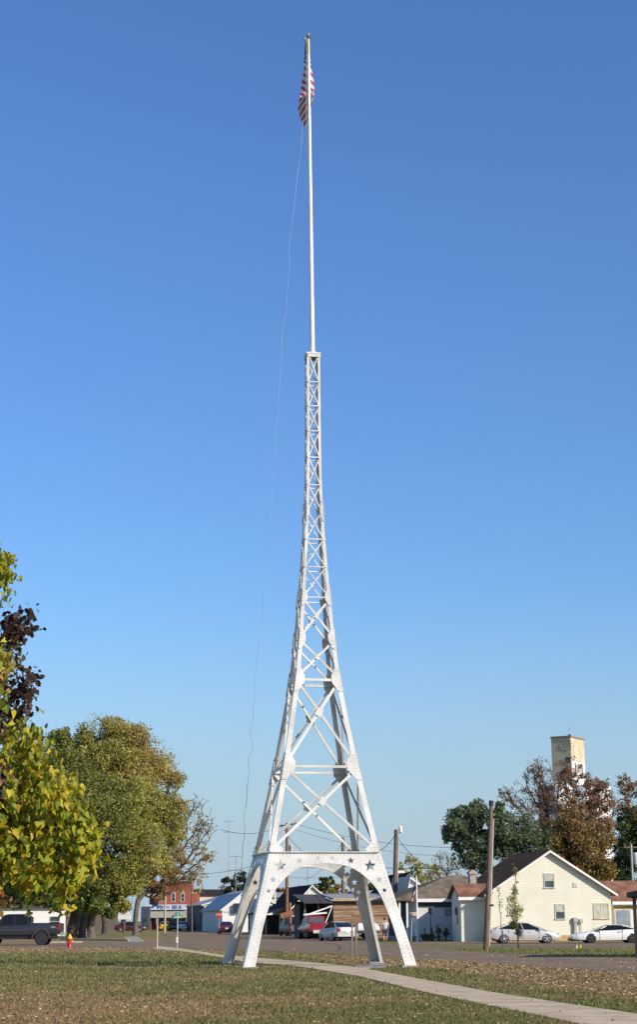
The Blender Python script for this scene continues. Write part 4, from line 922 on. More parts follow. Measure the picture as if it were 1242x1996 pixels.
for i, px in enumerate((687, 695)):
    b = at(px, 1866, 78.5); t = at(px, 1797, 78.5); o = empty('wooden_bollard', (b.x, 78.5+i*.25, 0), R(10), ('left' if i == 0 else 'right')+' one of two short grey wooden posts seen through the arch', 'post', 'twin wooden posts'); m = MB()
    m.box(-.042, .042, -.042, .042, -.2, t.z-i*.12); m.build('post', M_WOODG, o); m = MB(); m.box(-.05, .05, -.05, .05, t.z-i*.12+.003, t.z-i*.12+.03); m.build('post_cap', M_WOODP, o)
b = base(566.5, 178); o = empty('guard_post', b, 0, 'orange painted post with a slanted guard beside the brown utility pole', 'post'); m = MB(); m.tube([(0, 0, 0), (-.05, 0, 3.3)], .13, 8); m.build('post', mat('orange_paint', (.38, .14, .08)), o); m = MB(); m.bar((-1.0, -.1, 2.0), (.25, -.1, 2.3), .1, .5); m.build('guard_board', mat('orange_paint', (.38, .14, .08)), o)
# small flagpole with flag and a bell stand
t = at(812, 1708, 134); o = empty('garden_flagpole', (at(814.5, 1835, 134).x, 134, 0), 0, 'white garden flagpole in front of the hip roofed house', 'flagpole'); m = MB(); m.tube([(0, 0, 0), (t.x-o.location.x, 0, t.z)], [.085, .055], 10); m.build('pole', M_WHITE, o); m = MB(); m.lathe([(.03, 0), (.08, .06), (.03, .14)], 8, c=(t.x-o.location.x, 0, t.z)); m.build('finial', M_BRASS, o)
def gf(px, py): v = at(px, py, 133.9); return v.x, v.z
gfo = empty('garden_flag', at(810, 1730, 133.9), 0, 'small faded red and white flag hanging limp on the garden flagpole', 'flag'); FO2 = gfo.location
def cv(pts):
    q = [(gf(*p)[0]-FO2.x, gf(*p)[1]-FO2.z) for p in pts]; zt, zb = q[0][1], q[-1][1]; return (lambda b: float(np.interp(b, [(zt-z)/(zt-zb) for x, z in q], [x for x, z in q]))), zt, zb
fl, zt_, zb_ = cv([(809,1725),(805,1735),(803,1748),(801,1758)]); fr, _, _ = cv([(811.5,1725),(812,1735),(810,1748),(807,1758)])
fabric('cloth', gfo, fl, fr, zt_, zb_, -1.2, .08, 3, 0, .45, 0, nb=30, na=10, stripe=.13)
b = base(805, 131); o = empty('planter_stand', b, 0, 'wire plant stand with a pale bowl left of the garden flagpole', 'planter'); m = MB()
for a in range(3): m.tube([(.32*math.cos(a*2.1), .32*math.sin(a*2.1), 0), (.08*math.cos(a*2.1), .08*math.sin(a*2.1), 1.75)], .02, 5)
m.build('tripod', M_GALV, o); m = MB(); m.lathe([(.1, 1.75), (.28, 1.85), (.33, 2.05), (.25, 2.1)], 12); m.build('bowl', mat('pale_bowl', (.55, .48, .36)), o)
b = base(840, 134); o = empty('bird_feeder', b, 0, 'dark bird feeder on a post before the white siding', 'feeder'); m = MB(); m.tube([(0, 0, 0), (0, 0, 2.0)], .03, 6); m.build('post', M_DARKM, o); m = MB(); m.lathe([(.1, 1.9), (.16, 2.3), (.2, 2.35), (.02, 2.5)], 8); m.build('hopper', M_DARKM, o)
b = at(1129, 1854, 97); o = empty('yellow_marker', (b.x, 97, 0), 0, 'tiny white and yellow utility marker in the grass strip before the coupe', 'marker'); m = MB(); m.tube([(-.10, 0, 0), (-.10, 0, .16)], .04, 8); m.build('white_stub', M_WHITE, o); m = MB(); m.lathe([(.05, 0), (.05, .14), (.035, .18), (.02, .2)], 10, c=(.10, 0, 0)); m.build('yellow_cap', M_YEL, o); m = MB(); m.tube([(-.10, 0, .1), (-.10, 0, .9)], .012, 5); m.build('rod', M_GALV, o)

# ================================================================ VEHICLES
def wheel_obj(parent, x, y, r, w, rim, side, spokes=5, rr=.68):
    m = MB(); m.lathe([(r*.60, -w/2), (r*.92, -w/2), (r, -w*.35), (r, w*.35), (r*.92, w/2), (r*.60, w/2)], 28, c=(x, y, r), axis='Y'); wo = m.build('wheel', M_TYRE, parent, smooth=True)
    m = MB(); f = y-w/2*.86 if side < 0 else y+w/2*.86; s = side
    m.lathe([(r*rr, 0), (r*rr, .03*s), (r*rr*.9, .032*s), (r*rr*.86, -.03*s)], 24, c=(x, f, r), axis='Y')
    for k in range(spokes):
        a = 2*math.pi*k/spokes+.3; c, sn = math.cos(a), math.sin(a)
        m.bar((x+c*r*.08, f+.012*s, r+sn*r*.08), (x+c*r*rr*.93, f+.012*s, r+sn*r*rr*.93), r*.17, .04, (0, 1, 0))
    m.lathe([(r*.13, 0), (r*.13, .04*s), (r*.06, .05*s)], 10, c=(x, f, r), axis='Y'); m.build('rim', rim, wo)
    m = MB(); m.lathe([(r*rr*.95, -.002), (r*rr*.95, .002)], 20, c=(x, f-.055*s, r), axis='Y'); m.build('brake_disc', M_DARKM, wo)
def loft(rings, close=True):
    m = MB(); n = len(rings[0]); vs = [p for r_ in rings for p in r_]; fs = [(i*n+k, i*n+(k+1) % n, (i+1)*n+(k+1) % n, (i+1)*n+k) for i in range(len(rings)-1) for k in range(n)]
    fs += [tuple(range(n-1, -1, -1)), tuple((len(rings)-1)*n+k for k in range(n))]; return m.add(vs, fs)
def carve(o, cyl):
    """cut the wheel arches out of a body"""
    c = cyl.build('cutter', None); md = o.modifiers.new('b', 'BOOLEAN'); md.operation = 'DIFFERENCE'; md.object = c; md.solver = 'EXACT'
    dg = bpy.context.evaluated_depsgraph_get(); dg.update(); me = bpy.data.meshes.new_from_object(o.evaluated_get(dg)); o.modifiers.clear(); o.data = me
    me.set_sharp_from_angle(angle=R(32)); bpy.data.objects.remove(c)
def interp_st(st, xs_):
    a = np.array(st, float); return [(x,)+tuple(float(np.interp(x, a[:, 0], a[:, j])) for j in range(1, a.shape[1])) for x in xs_]
def vehicle(name, label, cat, loc, rz, paint, st, gh, wheels, r, w, rim, hwr, extra=None, group=None, tip=.86, gl=M_GLASS, roof=None, spokes=5, rr=.68):
    """st: (x, z low, z belt, half width) stations from tail to nose; gh: (x, z top) greenhouse profile"""
    o = empty(name, loc, rz, label, cat, group)
    a = np.array(st); X = sorted(set(list(a[:, 0])+list(np.linspace(a[0, 0], a[-1, 0], 26)))); rings = []
    for x, zl, zb, h in interp_st(st, X):
        H_ = zb-zl
        half = [(h*.80, zl), (h*.955, zl+.05*H_), (h*.985, zl+H_*.25), (h, zl+H_*.52), (h*.975, zl+H_*.74), (h*.935, zl+H_*.90), (h*.84, zb-.012), (h*.5, zb+.012)]
        rings.append([(x, -y, z) for y, z in half]+[(x, y, z) for y, z in half[::-1]])
    b = loft(rings).build('body', paint, o, smooth=True)
    cyl = MB()
    for x in wheels:
        cyl.lathe([(r*1.17, -3), (r*1.17, -hwr+.32)], 30, c=(x, 0, r*1.0), axis='Y'); cyl.lathe([(r*1.17, hwr-.32), (r*1.17, 3)], 30, c=(x, 0, r*1.0), axis='Y')
    carve(b, cyl)
    uc = MB(); uc.box(a[0, 0]+.4, a[-1, 0]-.4, -hwr*.8, hwr*.8, r*.55, r*1.2); uc.build('underbody', M_DARKM, o)
    for x in wheels:
        for s in (-1, 1): wheel_obj(o, x, s*(hwr-w/2-.01), r, w, rim, s, spokes, rr)
    # greenhouse
    zbelt = lambda x: float(np.interp(x, a[:, 0], a[:, 2])); hb = lambda x: float(np.interp(x, a[:, 0], a[:, 3]))
    g = np.array(gh); xs_ = sorted(set(list(g[:, 0])+list(np.linspace(g[0, 0], g[-1, 0], 14)))); zm = g[:, 1].max(); rings = []
    for x in xs_:
        zt = float(np.interp(x, g[:, 0], g[:, 1])); zb = zbelt(x)-.03; h = hb(x)*tip; q = max(0, (zt-zb)/(zm-zb)); ht = h-(h*.24)*q
        rings.append([(x, -h, zb), (x, -(h*.4+ht*.6), zb+(zt-zb)*.6), (x, -ht, zb+(zt-zb)*.93), (x, -ht*.7, zt), (x, ht*.7, zt), (x, ht, zb+(zt-zb)*.93), (x, (h*.4+ht*.6), zb+(zt-zb)*.6), (x, h, zb)])
    loft(rings).build('greenhouse', gl, o, smooth=True)
    def strip(i0, i1, off=.012, grow=1.012):
        m = MB(); vs = []; fs = []; n = 0
        for i in range(i0, i1+1):
            rg = rings[i]; vs += [(p[0], p[1]*grow, p[2]+off) for p in rg[2:6]]
        for i in range(i1-i0): fs += [(i*4+k, i*4+k+1, (i+1)*4+k+1, (i+1)*4+k) for k in range(3)]
        m.add(vs, fs); return m
    if roof is not False:
        zz = [rg[3][2] for rg in rings]; idx = [i for i, z in enumerate(zz) if z > zm-.075*(zm-1)-.03]
        so_ = strip(idx[0], idx[-1]).build('roof', roof or paint, o, smooth=True, fix=False); md = so_.modifiers.new('t', 'SOLIDIFY'); md.thickness = .012; md.offset = 0
    def pil(xb, xt, wd=.06):
        for s in (-1, 1):
            zt = float(np.interp(xt, g[:, 0], g[:, 1])); hbx = hb(xb)*tip; ht = hb(xt)*tip; q = (zt-zbelt(xt))/(zm-zbelt(xt)); ht = ht*(1-.24*q)
            pl = MB(); pl.bar((xb, s*(hbx+.004), zbelt(xb)-.02), (xt, s*(ht+.006), zbelt(xt)+(zt-zbelt(xt))*.93), wd, .02, (0, 1, 0)); pl.build('pillar', paint, o)
    if extra: extra(o, b, pil, paint, a)
    return o
def bits(o, items):
    for name, m_, boxes in items:
        m = MB()
        for q in boxes: m.box(*q)
        m.build(name, m_, o)
M_SILVER = mat('silver_paint', (.58, .56, .52), rough=.35, metal=.25, var=.02)
M_WCAR = mat('white_car_paint', (.80, .78, .74), rough=.35, var=.02)
M_REDP = mat('red_paint', (.28, .015, .03), rough=.3, var=.03); M_BLKP = mat('black_truck_paint', (.030, .031, .036), rough=.28, var=.05); M_MARO = mat('maroon_paint', (.08, .012, .018), rough=.3)
for q in (M_SILVER, M_WCAR, M_REDP, M_BLKP, M_MARO): q.node_tree.nodes['Principled BSDF'].inputs['Coat Weight'].default_value = .6
def sedan_x(o, b, pil, paint, a):
    pil(.50, 1.35, .10); pil(3.62, 2.75, .07); pil(2.28, 2.15, .05)
    bits(o, [('headlight', M_CLEAR, [(4.42, 4.66, -.80, -.55, .58, .70)]), ('headlight', M_CLEAR, [(4.42, 4.66, .55, .80, .58, .70)]),
             ('taillight', M_REDL, [(.02, .18, -.84, -.60, .74, .92)]), ('taillight', M_REDL, [(.02, .18, .60, .84, .74, .92)]),
             ('grille', M_DARKM, [(4.70, 4.80, -.45, .45, .36, .48)]),
             ('door_handle', M_SILVER, [(1.55, 1.75, -.925, -.885, .78, .81)]), ('door_handle', M_SILVER, [(2.6, 2.8, -.925, -.885, .77, .80)]),
             ('mirror', paint, [(3.28, 3.45, -1.02, -.86, .95, 1.07)]), ('mirror', paint, [(3.28, 3.45, .86, 1.02, .95, 1.07)]), ('door_seam', M_DARKM, [(2.24, 2.252, -.912, -.87, .35, .93), (1.30, 1.312, -.905, -.865, .62, .95), (3.30, 3.312, -.912, -.87, .32, .92)])])
sedan_st = [(0,.55,.88,.70),(.06,.38,1.00,.80),(.5,.26,1.04,.88),(1.2,.20,1.03,.905),(2.2,.19,.985,.91),(3.3,.19,.965,.91),(3.9,.20,.90,.90),(4.4,.22,.79,.84),(4.68,.25,.70,.72),(4.82,.34,.58,.60)]
sedan_gh = [(.42,1.02),(1.0,1.26),(1.5,1.40),(2.0,1.45),(2.6,1.43),(3.1,1.26),(3.75,.93)]
vehicle('silver_sedan', 'silver four door sedan parked facing right before the yellow house', 'car', (at(951, 1838, 117.5).x, 117.5, .01), R(3), M_SILVER, sedan_st, sedan_gh, (.98, 3.82), .335, .22, M_RIM, .91, sedan_x).scale = (1, 1, .92)
coupe_st = [(0,.50,.86,.72),(.06,.34,.95,.82),(.5,.25,.97,.90),(1.2,.20,.95,.94),(2.2,.18,.90,.94),(3.1,.18,.87,.94),(3.9,.20,.78,.92),(4.5,.24,.64,.86),(4.82,.27,.52,.74),(4.92,.34,.44,.6)]
coupe_gh = [(.30,.96),(.9,1.10),(1.5,1.22),(2.0,1.26),(2.4,1.24),(2.8,1.12),(3.4,.84)]
def coupe_x(o, b, pil, paint, a):
    pil(.55, 1.5, .12); pil(3.22, 2.55, .06)
    bits(o, [('headlight', M_CLEAR, [(4.60, 4.84, -.72, -.45, .44, .53)]), ('headlight', M_CLEAR, [(4.60, 4.84, .45, .72, .44, .53)]), ('taillight', M_REDL, [(.01, .1, -.82, -.45, .66, .80)]), ('taillight', M_REDL, [(.01, .1, .45, .82, .66, .80)]),
             ('air_dam', M_DARKM, [(4.35, 4.90, -.62, .62, .16, .34)]), ('spoiler', paint, [(.0, .32, -.75, .75, 1.06, 1.10), (.1, .25, -.72, -.66, .9, 1.06), (.1, .25, .66, .72, .9, 1.06)]),
             ('mirror', M_DARKM, [(2.95, 3.12, .88, 1.03, .88, .99)]), ('mirror', M_DARKM, [(2.95, 3.12, -1.03, -.88, .88, .99)]), ('door_seam', M_DARKM, [(1.55, 1.562, .90, .945, .30, .90), (3.05, 3.062, .90, .945, .26, .85)]), ('door_handle', M_DARKM, [(1.72, 1.9, .92, .955, .74, .77)])])
vehicle('white_coupe', 'white low sports coupe parked facing left in front of the garage', 'car', (at(1109, 1839, 117).x+4.95, 117, .01), R(182), M_WCAR, coupe_st, coupe_gh, (.95, 3.62), .34, .24, M_RIMD, .94, coupe_x, rr=.72).scale = (1, 1, .93)
# dark pickup, tail to the right
pk_st = [(0,.62,1.28,.92),(.12,.56,1.33,.96),(1.5,.52,1.33,.98),(2.1,.50,1.33,.98),(2.14,.50,1.26,.98),(4.2,.50,1.22,.98),(4.4,.50,1.18,.98),(5.3,.52,1.12,.96),(5.6,.55,1.05,.88),(5.7,.62,.9,.8)]
pk_gh = [(2.14,1.24),(2.24,1.88),(2.6,1.95),(3.7,1.94),(4.0,1.86),(4.55,1.2)]
def pickup_x(o, b, pil, paint, a):
    pil(2.20, 2.27, .10); pil(4.48, 3.98, .07); pil(3.2, 3.2, .06)
    bits(o, [('tailgate', paint, [(-.035, .06, -.80, .80, .72, 1.31)]), ('taillight', M_REDL, [(-.02, .13, -.965, -.82, .86, 1.26)]), ('taillight', M_REDL, [(-.02, .13, .82, .965, .86, 1.26)]),
             ('bumper', M_GALV, [(-.20, -.04, -.90, .90, .52, .72)]), ('dark_bed_plate', M_DARKM, [(.15, 2.0, -.80, .80, 1.345, 1.352)]), ('rear_window', M_GLASS, [(2.10, 2.16, -.62, .62, 1.38, 1.78)]),  # dark plate over the bed stands for its open, dark inside
             ('fender_flare', M_DARKM, []), ('mirror', M_DARKM, [(4.02, 4.15, -1.18, -.94, 1.2, 1.42)]), ('mirror', M_DARKM, [(4.02, 4.15, .94, 1.18, 1.2, 1.42)]),
             ('door_handle', M_GALV, [(2.9, 3.1, -1.0, -.965, 1.08, 1.12)]), ('licence_plate', M_PLATE, [(-.215, -.201, -.16, .16, .56, .70)]), ('headlight', M_CLEAR, [(5.50, 5.68, -.84, -.55, .82, .98)]), ('headlight', M_CLEAR, [(5.50, 5.68, .55, .84, .82, .98)])][:6]+
            [('mirror', M_DARKM, [(4.02, 4.15, -1.18, -.94, 1.2, 1.42)]), ('mirror', M_DARKM, [(4.02, 4.15, .94, 1.18, 1.2, 1.42)]), ('licence_plate', M_PLATE, [(-.215, -.201, -.16, .16, .56, .70)]), ('headlight', M_CLEAR, [(5.50, 5.68, -.84, -.55, .82, .98)]), ('headlight', M_CLEAR, [(5.50, 5.68, .55, .84, .82, .98)])])
    m = MB(); m.box(.30, .62, .985, .995, 1.02, 1.12); m.build('badge', M_GALV, o)
def flares(o, xs_, r, hwid, mt):
    for x in xs_:
        for s in (-1, 1):
            m = MB(); n = 14; pts = [(x+(r*1.25)*math.cos(math.pi*i/n), s*(hwid+.01), r+(r*1.25)*math.sin(math.pi*i/n)) for i in range(n+1)]
            for a, b in zip(pts, pts[1:]): m.bar(a, b, .10, .09, (0, 1, 0))
            m.build('fender_flare', mt, o)
Yt = 124
po = vehicle('pickup_truck', 'black lifted pickup truck parked at the left edge with its tail to the right', 'pickup truck', (at(119, 1837, Yt).x, Yt, .25), R(180), M_BLKP, pk_st, pk_gh, (1.28, 4.75), .46, .30, M_RIMD, 1.02, pickup_x)
po.location.z = .0
for c in po.children:
    if c.name.startswith(('wheel',)): continue
    c.location.z = .16
flares(po, (1.28, 4.75), .47, .99, mat('flare_plastic', (.045, .045, .05), rough=.6))
for c in po.children:
    if c.name.startswith('fender_flare'): c.location.z = .04
def tailview(L_, hw_, z0, z1, zr, lamps, plate, bump=None):
    def f(o, b, pil, paint, a):
        pil(.5, 1.1, .1); pil(L_*.72, L_*.58, .07)
        it = [('taillight', M_REDL, [(-.015, .12, -lamps[1], -lamps[0], lamps[2], lamps[3])]), ('taillight', M_REDL, [(-.015, .12, lamps[0], lamps[1], lamps[2], lamps[3])]), ('licence_plate', M_PLATE, [(-.06, -.045, -.17, .17, plate, plate+.16)]), ('rear_bumper', bump or paint, [(-.045, .10, -hw_*.92, hw_*.92, z0+.12, z0+.34)])]
        bits(o, it)
    return f
b = base(665, 143)
vehicle('silver_car', 'silver sedan seen from behind with its left side in shade beside the red pickup', 'car', (at(678, 1832, 136).x, 136, .01), R(109), M_SILVER, sedan_st, sedan_gh, (.98, 3.82), .33, .22, M_RIM, .91, tailview(4.8, .88, .22, 1, 1.4, (.58, .84, .72, .95), .60))
def red_x(o, b, pil, paint, a):
    pil(2.20, 2.27, .10); pil(4.48, 3.98, .07)
    bits(o, [('tailgate', paint, [(-.035, .06, -.80, .80, .72, 1.31)]), ('taillight', M_REDL, [(-.02, .13, -.965, -.82, .86, 1.26)]), ('taillight', M_REDL, [(-.02, .13, .82, .965, .86, 1.26)]), ('bumper', mat('cream_bumper', (.62, .58, .52)), [(-.22, -.04, -.88, .70, .50, .76)]), ('rear_window', mat('grey_glass', (.10, .11, .12), rough=.1), [(2.085, 2.13, -.66, .66, 1.36, 1.80)]), ('dark_bed_plate', M_DARKM, [(.15, 2.0, -.80, .80, 1.345, 1.352)]), ('cab_back', paint, [(2.13, 2.26, -.80, .80, 1.25, 1.92)])])  # dark plate again in place of the open bed's dark inside
vehicle('red_pickup', 'red pickup truck seen from behind with a pale bumper in front of the open shed', 'pickup truck', (at(626, 1828, 150).x, 150, .01), R(102), M_REDP, pk_st, pk_gh, (1.2, 4.7), .42, .28, M_RIMD, 1.0, red_x)
van_st = [(0,.45,1.1,.90),(.1,.40,1.15,.95),(2.5,.40,1.15,.97),(4.2,.40,1.1,.95),(4.8,.42,.95,.88),(5.0,.5,.8,.8)]
van_gh = [(.02,1.12),(.12,1.95),(1.0,2.05),(3.2,2.03),(3.5,1.95),(4.3,1.05)]
vehicle('blue_grey_van', 'blue grey van with a white roof under the dark carport', 'van', (at(580, 1822, 182).x, 182, .01), R(104), mat('blue_grey_paint', (.10, .11, .16), rough=.35), van_st, van_gh, (.95, 4.0), .35, .22, M_RIMD, .95, tailview(5, .9, .35, 1, 2, (.72, .92, .85, 1.1), .62), roof=M_WHITE)
vehicle('dark_maroon_car', 'dark maroon car seen from behind at the stop sign', 'car', (at(442, 1812, 212).x, 212, .01), R(96), M_MARO, sedan_st, sedan_gh, (.98, 3.82), .33, .22, M_RIM, .91, tailview(4.8, .88, .22, 1, 1.4, (.58, .84, .72, .95), .60))
vehicle('yellow_car', 'yellow car parked before the brick shop, left of the dark red truck', 'car', (at(320, 1812, 292).x, 292, .01), R(94), mat('yellow_paint', (.70, .45, .02), rough=.3), sedan_st, sedan_gh, (.98, 3.82), .34, .22, M_RIMD, .91, tailview(4.8, .88, .22, 1, 1.4, (.58, .84, .72, .95), .60))
vehicle('dark_red_truck', 'dark red truck parked before the brick shop, right of the yellow car', 'pickup truck', (at(338, 1812, 296).x, 296, .01), R(90), M_MARO, pk_st, pk_gh, (1.2, 4.7), .42, .28, M_RIMD, 1.0, red_x)
vehicle('pale_car', 'pale car at the foot of the brick shop by the cream shed', 'car', (at(354, 1812, 294).x, 294, .01), R(88), M_WCAR, sedan_st, sedan_gh, (.98, 3.82), .33, .22, M_RIM, .91, tailview(4.8, .88, .22, 1, 1.4, (.58, .84, .72, .95), .60))
vehicle('dark_red_car', 'dark red car in shade between the far tree trunks', 'car', (at(222, 1812, 262).x, 262, .01), R(4), M_MARO, sedan_st, sedan_gh, (.98, 3.82), .33, .22, M_RIM, .91, sedan_x)
vehicle('small_white_trailer', 'small white boxy trailer behind the silver sedan near the planked shed', 'trailer', (at(694, 1822, 151).x, 151, .01), R(10), M_WHITE, [(0,.5,1.0,.8),(.05,.45,1.15,.85),(1.8,.45,1.15,.85),(1.9,.5,1.0,.8)], [(.06,1.14),(.12,1.3),(1.6,1.3),(1.8,1.14)], (.9,), .28, .16, M_GALV, .86, None, gl=M_WHITE, roof=False)

# ================================================================ PERSON
def person():
    px, Y = 751, 128
    o = empty('person', (at(px, 1834, Y).x, Y, .02), R(4), 'person in a pale t-shirt and blue knee length jeans walking away along the street', 'person')
    J = {'pelvis': (0,0,.92,.145,.115), 'waist': (0,.0,1.05,.150,.118), 'chest': (0,0,1.25,.170,.125), 'upch': (0,-.01,1.37,.150,.10), 'neck': (0,0,1.46,.052,.055), 'head': (0,.01,1.54,.07,.085), 'crown': (0,.015,1.63,.078,.095), 'top': (0,.01,1.70,.05,.06)}
    ch = {'pelvis': None, 'waist': 'pelvis', 'chest': 'waist', 'upch': 'chest', 'neck': 'upch', 'head': 'neck', 'crown': 'head', 'top': 'crown'}
    for s, n in ((-1, 'l'), (1, 'r')):
        st = .16*s
        J['sh'+n] = (.19*s, -.01, 1.35, .062, .06); ch['sh'+n] = 'upch'
        J['el'+n] = (.27*s, -.03-.02*s, 1.09, .045, .045); ch['el'+n] = 'sh'+n
        J['wr'+n] = (.27*s, .06+.10*s, .87, .028, .026); ch['wr'+n] = 'el'+n
        J['pa'+n] = (.265*s, .09+.11*s, .80, .022, .036); ch['pa'+n] = 'wr'+n
        for q, (dy, ln) in enumerate(((-.030, .075), (-.010, .085), (.010, .08), (.028, .062))):
            y0 = J['pa'+n][1]
            J['f%d%s' % (q, n)] = (.262*s, y0+dy, .755, .010, .010); ch['f%d%s' % (q, n)] = 'pa'+n
            J['g%d%s' % (q, n)] = (.250*s, y0+dy+.012, .755-ln*.55, .009, .009); ch['g%d%s' % (q, n)] = 'f%d%s' % (q, n)
            J['h%d%s' % (q, n)] = (.236*s, y0+dy+.014, .755-ln, .008, .008); ch['h%d%s' % (q, n)] = 'g%d%s' % (q, n)
        J['t0'+n] = (.245*s, J['pa'+n][1]+.045, .80, .012, .012); ch['t0'+n] = 'pa'+n
        J['t1'+n] = (.235*s, J['pa'+n][1]+.060, .765, .010, .010); ch['t1'+n] = 't0'+n
        J['hi'+n] = (.095*s, 0, .84, .098, .098); ch['hi'+n] = 'pelvis'
        J['kn'+n] = (.10*s, .03+st*.5, .48, .062, .064); ch['kn'+n] = 'hi'+n
        J['ca'+n] = (.10*s, -.02+st*.9, .33, .056, .060); ch['ca'+n] = 'kn'+n
        J['an'+n] = (.10*s, -.03+st*1.3, .09+(.04 if s < 0 else 0), .036, .038); ch['an'+n] = 'ca'+n
        J['ft'+n] = (.11*s, .09+st*1.3, .035+(.0 if s < 0 else 0), .042, .028); ch['ft'+n] = 'an'+n
        J['to'+n] = (.115*s, .16+st*1.3, .028, .036, .020); ch['to'+n] = 'ft'+n
    def skin(name, keys, m_, grow=1.0, par=o, root='pelvis', fn=None):
        ks = list(keys); idx = {k: i for i, k in enumerate(ks)}; me = bpy.data.meshes.new(name); me.from_pydata([J[k][:3] for k in ks], [(idx[ch[k]], idx[k]) for k in ks if ch[k] in idx], []); me.update()
        ob = bpy.data.objects.new(name, me); C.objects.link(ob); md = ob.modifiers.new('s', 'SKIN'); md.use_smooth_shade = True
        for k in ks:
            sv = me.skin_vertices[0].data[idx[k]]; g = grow if not isinstance(grow, dict) else grow.get(k, 1.1); sv.radius = (J[k][3]*g, J[k][4]*g); sv.use_root = (k == root)
        sb = ob.modifiers.new('u', 'SUBSURF'); sb.levels = sb.render_levels = 2
        dg = bpy.context.evaluated_depsgraph_get(); dg.update(); m2 = bpy.data.meshes.new_from_object(ob.evaluated_get(dg)); bpy.data.objects.remove(ob); m2.materials.clear()
        for p in m2.polygons: p.use_smooth = True
        return link(name, m2, m_, par)
    SK = mat('skin', (.50, .26, .17), rough=.55, var=.05)
    bd = skin('body', J.keys(), SK)
    J2 = dict(J)
    for n, s in (('l', -1), ('r', 1)):
        J['sl'+n] = tuple((np.array(J['sh'+n][:3])*.35+np.array(J['el'+n][:3])*.65))+(.075, .075); ch['sl'+n] = 'sh'+n
    skin('shirt', ['pelvis', 'waist', 'chest', 'upch', 'shl', 'shr', 'sll', 'slr'], mat('pale_cotton', (.56, .58, .64), rough=.9, var=.06), 1.16)
    for n in 'lr': J['sk'+n] = tuple(np.array(J['kn'+n][:3])*.35+np.array(J['ca'+n][:3])*.65)+(.062, .066); ch['sk'+n] = 'kn'+n
    skin('jeans', ['pelvis', 'hil', 'hir', 'knl', 'knr', 'skl', 'skr'], mat('denim', (.04, .075, .15), rough=.9, var=.15, scale=8), 1.17)
    h = MB(); 
    vs = []; fs = []; n = 14; rows = 9
    for i in range(rows+1):
        th = math.pi*(.02+.62*i/rows)
        for k in range(n):
            a = 2*math.pi*k/n; back = -math.sin(a); r_ = 1.0+(.10 if back > 0 else 0)
            if i > 5 and back < -.1: th2 = math.pi*(.02+.62*5/rows)
            else: th2 = th
            vs.append((.092*math.sin(th2)*math.cos(a)*r_, .012+.112*math.sin(th2)*math.sin(a)*r_, 1.62+.118*math.cos(th2)))
    for i in range(rows):
        for k in range(n): fs.append((i*n+k, i*n+(k+1) % n, (i+1)*n+(k+1) % n, (i+1)*n+k))
    h.add(vs, fs); ho = h.build('hair', mat('auburn_hair', (.20, .055, .03), rough=.7), o, smooth=True); md = ho.modifiers.new('t', 'SOLIDIFY'); md.thickness = .012; md.offset = 1
    f = MB()                                    # face details on the far side of the head
    for s in (-1, 1): f.lathe([(.012, 0), (.010, .006)], 8, c=(.03*s, .105, 1.60), axis='Y')
    f.build('eye', M_DARKM, bd)
    f = MB(); f.add([(-.012, .100, 1.60), (.012, .100, 1.60), (.016, .102, 1.565), (-.016, .102, 1.565), (0, .125, 1.570)], [(0, 1, 4), (1, 2, 4), (2, 3, 4), (3, 0, 4)]); f.build('nose', SK, bd)
    f = MB(); f.box(-.022, .022, .094, .102, 1.532, 1.540); f.build('mouth', M_RED, bd)
    for s in (-1, 1): f = MB(); f.lathe([(.012, 0), (.026, .006), (.02, .014)], 8, c=(s*.078 - (.014 if s < 0 else 0), .0, 1.59), axis='X'); f.build('ear', SK, bd)
person()

# ================================================================ TREES
def wc(px, py, Y, rpx, ry=None, rz=None):
    v = at(px, py, Y); k = Y*.973/F; rx = rpx*k; return (v.x, v.y, v.z), (rx, (ry or rpx)*k, (rz or rpx)*k)
# near tree with large yellow green leaves, its trunk just outside the left edge
def near_tree(name, base_, fork, spec, label, leaf, dens, shape, r_trunk, tipn=7, droop=.75):
    o = empty(name, base_, 0, label, 'tree'); b = np.array(base_); groups = []; tips = []
    for px, py, Y, rp, pal, ls in spec:
        c, r = wc(px, py, Y, rp, rp*1.0); c = np.array(c)-b; r = np.array(r)
        k = max(4, int(tipn*(rp/45)**2)); tp = c+rng.normal(size=(k, 3))*r*.50
        tips.append(tp)
        for t in tp:
            m = int(dens*rng.uniform(.5, 1.5))
            pts = t+rng.normal(size=(m, 3))*np.array([.13, .16, .20])*(leaf/.15)
            pts[:, 2] -= .04
            groups.append((pts, leaf*ls, palette(m, pal, .22), shape, droop))
    tips = np.concatenate(tips); P, par, rad, cn = skeleton(np.zeros(3), np.array(fork)-b, tips, r_trunk, .006, .08, .35, .12)
    mb = skeleton_mesh(P, par, rad); mb.tube([(0, 0, -.15), (0, 0, .25), (0, 0, 1.0)], [r_trunk*1.5, r_trunk*1.15, r_trunk], 10); mb.build('trunk', M_BARK, o, smooth=True, fix=False)
    crown('crown', groups, o); return o
YG2 = YELGREEN+YELLOW[:1]; YB = YELLOW[:3]+YELGREEN; GD = [(.10,.17,.025),(.15,.22,.03),(.07,.12,.02)]
